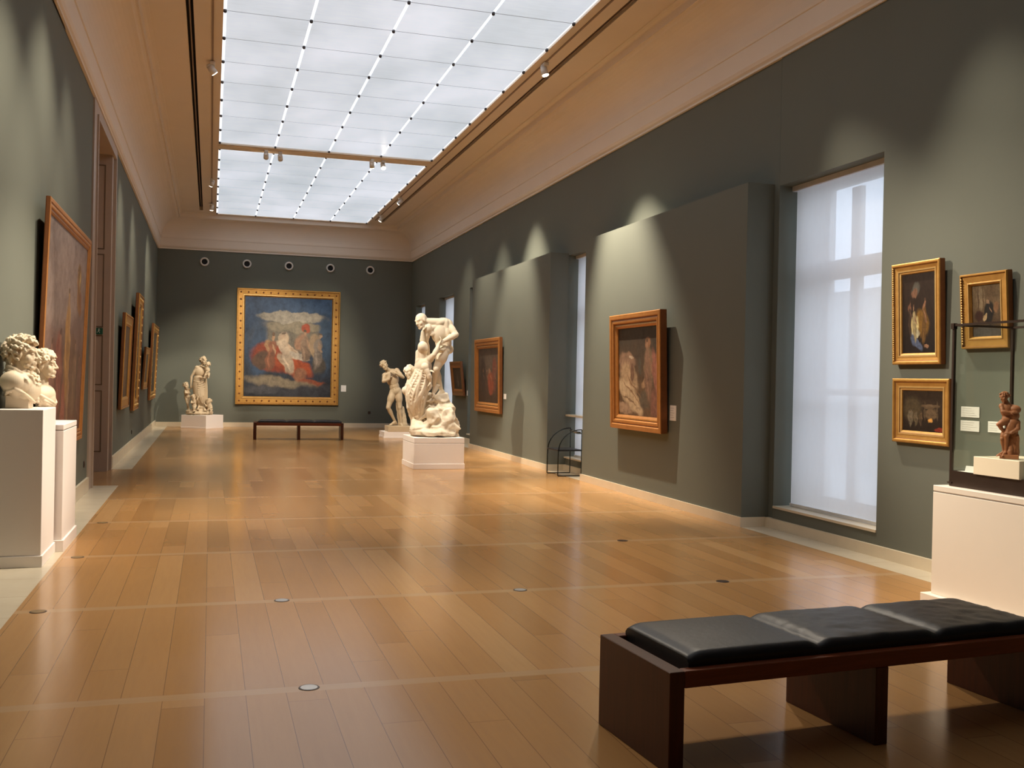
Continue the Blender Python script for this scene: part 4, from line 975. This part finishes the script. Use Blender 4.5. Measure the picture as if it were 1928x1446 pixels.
# ---- family statue by the end wall
t = thing('marble_family', 'marble woman holding a baby with three children around her, left of the very large painting', 'sculpture', (-.20, 29.27, .376), (0, 0, .007))
c = Clay()
torso(c, (-.05, -.02, 1.37), (-.175, -.04, 1.31), (.0, 0, 1.31), (-.20, 0, .90), (-.06, 0, .91), .88, musc=False)
c.cone((-.05, -.02, 1.37), (-.01, -.03, 1.46), .045, .045); c.head((-.0, -.04, 1.51), (.0, 0, 1), (.65, -.7, -.2), .98, hair=.9, seed=8)
c.ell((.005, -.0, 1.60), (.06, .07, .05)); c.cone((-.0, 0, 1.60), (.012, 0, 1.645), .035, .018); c.ell((-.06, .03, 1.53), (.05, .06, .07))
c.arm((-.18, -.04, 1.32), (-.315, -.06, 1.07), (-.325, -.10, .86), .85); c.hand((-.325, -.10, .86), (-.05, -.1, -1), (.8, 0, 0), .85, .6)
c.arm((.02, 0, 1.29), (.11, -.06, 1.08), (.03, -.16, 1.03), .85); c.hand((.03, -.16, 1.03), (-1, 0, .2), (0, 0, 1), .85, .5)
c.leg((-.18, -.02, .88), (-.16, -.10, .56), (-.11, -.02, .24), .95); c.leg((-.07, 0, .88), (.0, -.08, .55), (.02, -.04, .22), .95); c.foot((.03, -.05, .215), (.3, -.9, -.1), .95); c.foot((-.10, -.06, .26), (-.2, -.9, -.3), .9)
c.build('woman', M['marble3'], .009, 2, t)
c = Clay()
c.ell((-.125, -.01, 1.0), (.14, .12, .15)); c.ell((-.12, 0, .82), (.165, .13, .2)); c.ell((-.09, -.02, .6), (.15, .13, .25)); c.ell((-.05, .03, .38), (.14, .11, .22)); c.path([(.07, .02, 1.0), (.085, .02, .7), (.09, .03, .42), (.09, .03, .15)], [.035, .045, .05, .05])
for i in range(15):
    a = -1.4 + 2.8 * i / 14; sx, sy = math.sin(a), -math.cos(a)
    c.path([(-.125 + .12 * sx, -.01 + .11 * sy, 1.05), (-.12 + .165 * sx, .13 * sy, .82), (-.09 + .145 * sx, -.02 + .135 * sy, .58 - .1 * rn.random()), (-.05 + .13 * sx, .10 * sy, .26 + .1 * rn.random())], [.008, .015, .016, .009])
for i in range(5): c.path([(-.25 + .02 * i, -.08, .95 - .05 * i), (-.12, -.15, .90 - .05 * i), (.05, -.08, 1.0 - .07 * i)], .012)
c.build('gown', M['marble3'], .009, 1, t)
def child(name, h, body, hip, feet, k, face, extra=None, seed=1):
    c = Clay(); h, body, hip = V(h), V(body), V(hip)
    c.head(h, (0, 0, 1), face, k * .95, hair=.6, seed=seed); c.cone(h - V((0, 0, .07 * k)), body + V((0, 0, .09 * k)), .04 * k, .06 * k)
    c.ell(body, (.085 * k, .075 * k, .12 * k)); c.ell(hip, (.085 * k, .075 * k, .08 * k))
    for f, s_ in zip(feet, (-1, 1)):
        kn = (hip + V(f)) / 2 + V((.02 * s_, -.05 * k, 0)); c.cone(hip + V((.04 * s_ * k, 0, 0)), kn, .052 * k, .038 * k); c.cone(kn, f, .038 * k, .024 * k); c.cone(f, V(f) + V((0, -.07 * k, -.015)), .02 * k, .018 * k)
    for e in (extra or []): c.path(e, [.03 * k, .026 * k, .02 * k]); c.hand(e[-1], V(e[-1]) - V(e[-2]), (0, -1, 0), .6 * k, .5)
    return c.build(name, M['marble3'], .009, 2, t)
child('child', (-.455, -.06, .80), (-.43, -.04, .63), (-.42, -.02, .50), [(-.36, -.04, .17), (-.40, .04, .18)], .95, (.6, -.7, .3), [[(-.39, -.06, .70), (-.36, -.08, .70), (-.33, -.10, .74)], [(-.47, -.06, .70), (-.46, -.12, .60), (-.40, -.14, .60)]], 2)
child('child', (-.255, -.16, .485), (-.235, -.16, .35), (-.225, -.16, .26), [(-.20, -.22, .12), (-.24, -.24, .12)], .78, (.2, -.9, .3), [[(-.29, -.17, .39), (-.31, -.22, .33), (-.26, -.25, .33)], [(-.18, -.17, .39), (-.15, -.2, .42), (-.13, -.18, .48)]], 5)
child('child', (.160, -.08, .37), (.185, -.07, .23), (.20, -.06, .15), [(.12, -.16, .09), (.21, -.17, .09)], .85, (-.7, -.6, .2), [[(.14, -.08, .28), (.09, -.12, .25), (.06, -.12, .30)], [(.23, -.08, .27), (.25, -.13, .2), (.2, -.17, .18)]], 6)
child('baby', (.107, -.09, 1.405), (.10, -.08, 1.27), (.115, -.09, 1.16), [(.03, -.18, 1.05), (.14, -.18, 1.04)], .78, (-.9, -.1, .2), [[(.07, -.1, 1.33), (.02, -.08, 1.34), (-.03, -.08, 1.36)], [(.15, -.09, 1.30), (.16, -.14, 1.24), (.12, -.17, 1.22)]], 7)
c = Clay(); c.ell((-.09, .0, .05), (.36, .28, .07)); c.ell((-.1, .06, .12), (.25, .2, .08)); c.ell((-.3, -.03, .10), (.14, .16, .07)); c.ell((.12, 0, .07), (.17, .2, .06)); c.ell((-.03, .0, .2), (.1, .1, .06))
c.cone((-.35, 0, .03), (.22, 0, .03), .06)
rk = c.build('rocky_base', M['marble3'], .012, 2, t, disp=.015, dscale=9)
for v in rk.data.vertices:
    if v.co.z < 0: v.co.z = 0

# ---- busts
def curls(c, ctr, up, f, sd, k, n, seed, rx=.080, ry=.108, rz=.102, low=-.5, r=.012):
    rnd = random.Random(seed)
    for i in range(n):
        z = low + (1 - low) * (i + .5) / n; a = i * 2.39996
        q = math.sqrt(max(0, 1 - z * z)); x, y = q * math.cos(a), q * math.sin(a)
        if y > .42 and z < .60: continue
        if z < .12 and y > -.12: continue
        p = ctr + (sd * rx * x + f * (-.012 + ry * y) + up * (.022 + rz * z)) * k
        out = (p - ctr).normalized(); td = (f * rnd.uniform(.2, 1) + up * rnd.uniform(-1, .1) + sd * rnd.uniform(-.7, .7)); td = (td - out * td.dot(out)).normalized()
        q0 = p + td * .024 * k + out * .010 * k; q1 = q0 + (td + sd * rnd.uniform(-1, 1) + up * rnd.uniform(-.8, .3)).normalized() * .022 * k; rr = r * rnd.uniform(.75, 1.25) * k
        c.cone(p, q0, rr, rr, n=7); c.cone(q0, q1 - out * .002 * k, rr, rr * .8, n=7)
t = thing('marble_bust', 'front marble bust of a curly-haired man in a collared coat, in profile', 'bust', (-1.462, 8.87, 1.236), (0, 0, 0))
F = V((.99, -.12, 0)); UP = V((0, 0, 1)); SD = F.cross(UP)
# profile lies across the view; x from the table of this bust is along F
def Q(a, s_, z): return F * a + SD * s_ + UP * z
c = Clay()
c.head(Q(.005, 0, .435), UP + F * .04, F, 1.13, seed=2)
curls(c, Q(.0, 0, .44), UP, F, SD, 1.13, 190, 4, low=-.62)
c.cone(Q(-.03, 0, .37), Q(-.035, 0, .28), .060, .070); c.cone(Q(.0, 0, .35), Q(.02, 0, .27), .05, .06)
BC, BR = V((-.015, 0, .195)), V((.135, .195, .115))
def onb(a, s_, z, up=1.0):      # a point on the torso surface in direction (a, s, z)
    d = V((a / BR.x, s_ / BR.y, z / BR.z)).normalized(); return Q(*(BC + V((d.x * BR.x, d.y * BR.y, d.z * BR.z)) * up))
c.ell(Q(*BC), (BR.x, BR.y, BR.z), UP, F); c.ell(Q(.04, 0, .15), (.10, .125, .12), UP, F); c.ell(Q(-.02, 0, .12), (.085, .12, .09), UP, F)
c.cone(Q(.05, 0, .12), Q(.105, 0, .075), .06, .03)
for e in (-1, 1):
    c.ell(Q(-.03, e * .145, .215), (.095, .07, .085), UP, F)
    c.path([Q(-.10, e * .02, .345), Q(-.085, e * .065, .33), Q(-.03, e * .088, .305), Q(.03, e * .08, .265), onb(.09, e * .07, .05, 1.06), onb(.13, e * .04, -.04, 1.08)], [.022, .025, .024, .022, .017, .010])
    c.path([Q(-.11, e * .05, .305), Q(-.07, e * .105, .295), onb(.0, e * .13, .09, 1.04), onb(.07, e * .12, .03, 1.05), onb(.12, e * .06, -.07, 1.05)], [.013, .016, .016, .014, .009])
    for j, (a0, s0) in enumerate(((.03, .17), (-.02, .19), (-.07, .17))): c.path([onb(a0 * .5, e * s0, .10), onb(a0, e * s0, .02, 1.02), onb(a0 * 1.3, e * s0 * .9, -.07, 1.02)], [.008, .014, .008])
    c.path([Q(-.11, e * .06, .10), Q(-.06, e * .17, .14), Q(.0, e * .19, .16), Q(.06, e * .15, .12), Q(.11, e * .05, .05)], [.012, .016, .016, .015, .012])
    for j in range(5): c.path([onb(.06 + .012 * j, e * .035, .09 - .03 * j, 1.07), onb(.09 + .008 * j, -e * .02, .08 - .03 * j, 1.08)], .011)
c.build('bust_figure', M['marble2'], .0040, 1, t)
bm = newbm(); rounded_box(bm, -.105, .07, -.10, .10, 0, .105, .006, 2); obj('socle', bm, M['marble2'], t)
t = thing('marble_bust', 'rear smaller marble bust of a curly-haired sitter in loose drapery, in profile', 'bust', (-1.375, 9.33, 1.086), (0, 0, 0))
t.scale = (.93, .93, .93)
c = Clay()
c.head(Q(.01, 0, .535), UP - F * .05, F + UP * .05, 1.06, seed=6); curls(c, Q(.0, 0, .54), UP, F, SD, 1.06, 170, 9, low=-.55, r=.014)
c.cone(Q(-.01, 0, .46), Q(-.01, 0, .34), .052, .06); c.ell(Q(.0, 0, .265), (.105, .175, .105), UP, F); c.ell(Q(.035, 0, .22), (.075, .13, .11), UP, F)
BC, BR = V((.0, 0, .24)), V((.112, .182, .125))
c.ell(Q(.01, 0, .13), (.075, .11, .08), UP, F)
for e in (-1, 1):
    for j in range(5):
        c.path([onb(-.05 + .015 * j, e * (.16 - .01 * j), .07 - .03 * j), onb(.04 + .01 * j, e * (.14 - .015 * j), .01 - .03 * j, 1.03), onb(.10, e * .05, -.04 - .022 * j, 1.03), onb(.11, -e * .02, -.06 - .02 * j, 1.02)], [.009, .014, .013, .009])
c.build('bust_figure', M['marble2'], .0042, 2, t)
bm = newbm(); cyl(bm, (0, 0, .0), (0, 0, .03), .085, 24); cyl(bm, (0, 0, .03), (0, 0, .10), .06, 24, r1=.05); obj('socle', bm, M['marble2'], t)

# ---- terracotta figurine
t = thing('terracotta_figurine', 'reddish terracotta figurine of an embracing pair inside the glass case', 'figurine', (5.06, 5.32, 1.0935), (0, 0, -.759))
k = .245
c = Clay()
def K(x, y, z): return (x, y, z)
c.head(K(-.048, -.01, .405), (-.3, 0, 1), (-.5, -.6, -.5), .30, hair=.9, seed=3); c.cone(K(-.04, 0, .38), K(-.03, 0, .355), .016, .018)
torso(c, K(-.035, 0, .365), K(-.062, -.01, .345), K(.0, .01, .335), K(-.04, 0, .26), K(.0, .01, .26), .27, musc=False)
c.arm(K(-.062, -.01, .345), K(-.055, -.035, .31), K(-.015, -.04, .305), .30); c.arm(K(.0, .01, .34), K(.035, -.01, .315), K(.0, -.035, .30), .32)
c.hand(K(-.015, -.04, .305), (1, 0, .2), (0, .5, -.3), .3, .6); c.hand(K(.0, -.035, .30), (-1, 0, .1), (0, .5, -.3), .3, .6)
c.leg(K(-.03, -.01, .25), K(-.078, -.03, .225), K(-.04, -.02, .165), .27); c.leg(K(.0, .0, .25), K(-.03, -.03, .15), K(-.03, -.01, .05), .28); c.foot(K(-.03, -.01, .045), (-.6, -.7, -.1), .3)
c.leg(K(-.035, 0, .18), K(-.055, -.02, .13), K(-.045, 0, .05), .26); c.foot(K(-.045, 0, .045), (-.8, -.4, -.1), .3)
c.build('standing_figure', M['terra'], .0026, 2, t)
c = Clay(); c.ell(K(.015, 0, .325), (.038, .03, .03)); c.ell(K(.01, .0, .285), (.035, .03, .035)); c.ell(K(.005, 0, .235), (.040, .032, .035)); c.ell(K(-.005, -.02, .20), (.03, .018, .04)); c.arm(K(.03, 0, .24), K(.038, -.02, .20), K(.0, -.035, .175), .34); c.hand(K(.0, -.035, .175), (-1, 0, 0), (0, .5, -.3), .3, .6)
c.cone(K(-.035, -.035, .168), K(.0, -.04, .168), .006); c.build('carried_figure', M['terra'], .0026, 2, t)
c = Clay(); c.cone(K(.015, .01, .20), K(.012, .01, .02), .022, .03); c.cone(K(.0, 0, .14), K(-.005, -.01, .03), .014, .022); c.cone(K(.03, 0, .15), K(.03, .01, .03), .016, .02); c.cone(K(.0, .02, .2), K(-.02, .02, .02), .02, .025)
c.build('stump_support', M['terra'], .003, 1, t, disp=.003, dscale=50)
bm = newbm(); rounded_box(bm, -.068, .045, -.045, .045, 0, .028, .004, 2); obj('plinth', bm, M['terra'], t)

# ------------------------------------------------------------------ lamps on the ceiling tracks, plus added unseen spots
for x, lab in ((-.055, 'thin painted lighting track left of the skylight'), (4.455, 'thin painted lighting track right of the skylight')):
    bm = newbm(); box(bm, -.012, .012, YF + .8, 28.6, -.013, -.001); 
    tag(obj('lighting_track', bm, M['trackp'], loc=(x, 0, ZF)), lab, 'lighting track')
bm = newbm(); cyl(bm, (0, 0, 0), (0, 0, .13), .052, 20, r1=.046); cyl(bm, (0, 0, .13), (0, 0, .155), .046, 16, r1=.026); can_me = None
can0 = obj('lamp_can', bm, M['canw']); can_me = can0.data; bpy.data.objects.remove(can0)
bm = newbm(); cyl(bm, (0, 0, -.002), (0, 0, .002), .044, 20); l0 = obj('lamp_lens', bm, M['lens']); lens_me = l0.data; bpy.data.objects.remove(l0)
bm = newbm(); rounded_box(bm, -.035, .035, -.08, .08, -.045, 0, .004, 1); tube(bm, [(0, 0, -.03), (0, 0, -.10)], .010, 8); b0 = obj('bracket', bm, M['canw']); br_me = b0.data; bpy.data.objects.remove(b0)
WARM = (1.0, .87, .69)
def track_spot(lab, pos, target, power, angle, blend=.6, col=WARM, group='track spotlights beside the skylight', r=.035):
    pos, target = V(pos), V(target)
    t = thing('track_spotlight', lab, 'spotlight', pos, group=group)
    o = bpy.data.objects.new('bracket', br_me); COL.objects.link(o); o.parent = t
    d = (target - pos).normalized(); q = (-d).to_track_quat('Z', 'Y')
    hc = V((0, 0, -.115))
    o = bpy.data.objects.new('lamp_can', can_me); COL.objects.link(o); o.parent = t; o.rotation_mode = 'QUATERNION'; o.rotation_quaternion = q; o.location = hc + d * .05
    o = bpy.data.objects.new('lamp_lens', lens_me); COL.objects.link(o); o.parent = t; o.rotation_mode = 'QUATERNION'; o.rotation_quaternion = q; o.location = hc + d * .056
    ld = bpy.data.lights.new('spot', 'SPOT'); ld.energy = power; ld.spot_size = math.radians(angle); ld.spot_blend = blend; ld.color = col; ld.shadow_soft_size = r
    lo = bpy.data.objects.new('spot_beam', ld); COL.objects.link(lo); lo.location = pos + hc + d * .10; lo.rotation_euler = (-d).to_track_quat('Z', 'Y').to_euler()
    return t
LZ = ZF - .014
KL = 1.0
spots = [
 ('nearest white spotlight on the left lighting track, above the doorway', (-.055, 15.05, LZ), (3.72, 17.0, 1.55), 1450, 26, .5),
 ('lit spotlight on the left track, nearer of the far pair', (-.055, 24.06, LZ), (-1.50, 26.9, 2.2), 420, 60, .8),
 ('lit spotlight on the left track, last before the end wall', (-.055, 27.6, LZ), (-.3, 29.4, 1.2), 420, 55, .8),
 ('nearest white spotlight on the right lighting track, above the window wall', (4.455, 13.42, LZ), (5.45, 12.75, 1.6), 2100, 57, .8),
 ('lit spotlight on the right track, nearer of the far pair', (4.455, 24.7, LZ), (-.30, 29.3, 1.1), 1500, 24, .6),
 ('lit spotlight on the right track, last before the end wall', (4.455, 27.6, LZ), (2.2, 30.0, 1.6), 260, 60, .9),
]
bsp = [
 ('leftmost bright spotlight under the skylight cross beam', (.98, 20.5, 6.018), (1.5, 30.0, 2.5), 1600, 24, .8),
 ('second bright spotlight from the left under the cross beam', (1.26, 20.55, 6.018), (2.6, 30.0, 1.8), 1500, 24, .8),
 ('third bright spotlight from the left under the cross beam', (3.10, 20.5, 6.018), (4.35, 25.1, 1.0), 1500, 30, .7),
 ('rightmost bright spotlight under the skylight cross beam', (3.34, 20.55, 6.018), (3.85, 17.0, 1.4), 300, 36, .7),
]
for s in spots: track_spot(*s)
for s in bsp: track_spot(*s, group='spotlights under the skylight cross beam')
more = [
 ((-.055, 8.75, LZ), (-1.6, 8.5, 1.6), 800, 56, 1.0), ((-.055, 9.5, LZ), (-1.5, 10.5, 2.1), 600, 54, 1.0), ((-.055, 11.2, LZ), (-1.5, 11.9, 2.1), 300, 50, 1.0),
 ((-.055, 17.6, LZ), (-1.5, 18.4, 2.0), 380, 56, 1.0), ((-.055, 20.2, LZ), (-1.5, 21.4, 2.0), 380, 56, 1.0),
 ((4.455, 8.8, LZ), (-1.42, 9.2, 1.5), 2600, 24, .8), ((4.455, 10.4, LZ), (-.9, 6.8, 0), 1300, 40, 1.0),
 ((4.455, 18.0, LZ), (5.48, 18.0, 1.5), 1500, 57, .8), ((4.455, 20.2, LZ), (5.48, 20.2, 1.6), 700, 54, 1.0), ((4.455, 22.6, LZ), (5.7, 23.6, 1.3), 320, 50, 1.0),
 ((4.455, 9.6, LZ), (5.8, 7.0, 1.3), 700, 34, 1.0), ((4.455, 6.6, LZ), (5.8, 6.2, 1.0), 420, 46, 1.0),
 ((-.055, 6.6, LZ), (4.95, 5.3, .9), 1900, 26, .8), ((-.055, 10.5, LZ), (5.86, 6.6, 1.8), 2600, 26, 1.0),
 ((4.455, 9.8, LZ), (3.6, 5.9, 0), 900, 66, 1.0), ((-.055, 9.8, LZ), (1.4, 3.8, 0), 900, 58, 1.0), ((4.455, 9.6, LZ), (2.2, 9.6, 0), 650, 74, 1.0), ((-.055, 11.0, LZ), (1.6, 12.4, 0), 1500, 74, 1.0),
 ((4.455, 15.6, LZ), (3.0, 14.6, 0), 1200, 74, 1.0), ((-.055, 18.8, LZ), (2.6, 18.2, 0), 1300, 74, 1.0), ((4.455, 21.4, LZ), (2.2, 21.0, 0), 900, 74, 1.0), ((-.055, 25.6, LZ), (1.8, 25.8, 0), 900, 74, 1.0),
]
for (p, tg, pw, an, bl) in more:      # added spots without fixtures at the slot mouths, brightening walls, exhibits and floor
    p = V((-.33 if p[0] < 2 else 4.70, p[1], ZF - .01)); d = (V(tg) - p).normalized()
    ld = bpy.data.lights.new('added_slot_spot', 'SPOT'); ld.energy = pw; ld.spot_size = math.radians(an); ld.spot_blend = bl; ld.color = WARM; ld.shadow_soft_size = .12 if an > 61 else .05
    lo = bpy.data.objects.new('added_slot_spot', ld); COL.objects.link(lo); lo.location = p; lo.rotation_euler = (-d).to_track_quat('Z', 'Y').to_euler()

# ------------------------------------------------------------------ world, camera, view
w = bpy.data.worlds.new('World'); S.world = w; w.use_nodes = True
bg = w.node_tree.nodes['Background']; bg.inputs[0].default_value = (.68, .80, 1.0, 1); bg.inputs[1].default_value = 3.0

f_px, yaw, pitch, roll = 1873.37, .294174827, -.00474097, .0204478
cam = bpy.data.cameras.new('camera'); co = bpy.data.objects.new('camera', cam); COL.objects.link(co); S.camera = co
cam.sensor_fit = 'HORIZONTAL'; cam.sensor_width = 36; cam.lens = f_px / 1928 * 36; cam.clip_end = 200
fwd = V((math.sin(yaw) * math.cos(pitch), math.cos(yaw) * math.cos(pitch), math.sin(pitch)))
r = V((math.cos(yaw), -math.sin(yaw), 0)); u = r.cross(fwd)
r2 = math.cos(roll) * r + math.sin(roll) * u; u2 = -math.sin(roll) * r + math.cos(roll) * u
co.matrix_world = Matrix(((r2.x, u2.x, -fwd.x, 0), (r2.y, u2.y, -fwd.y, 0), (r2.z, u2.z, -fwd.z, 1.55), (0, 0, 0, 1)))
vs = S.view_settings; vs.view_transform = 'Standard'; vs.look = 'None'; vs.exposure = .17; vs.gamma = 1; vs.use_curve_mapping = False
cy = S.cycles
cy.use_denoising = True; cy.max_bounces = 8; cy.diffuse_bounces = 5; cy.glossy_bounces = 4; cy.transparent_max_bounces = 12
cy.sample_clamp_indirect = 6; cy.caustics_reflective = False; cy.caustics_refractive = False
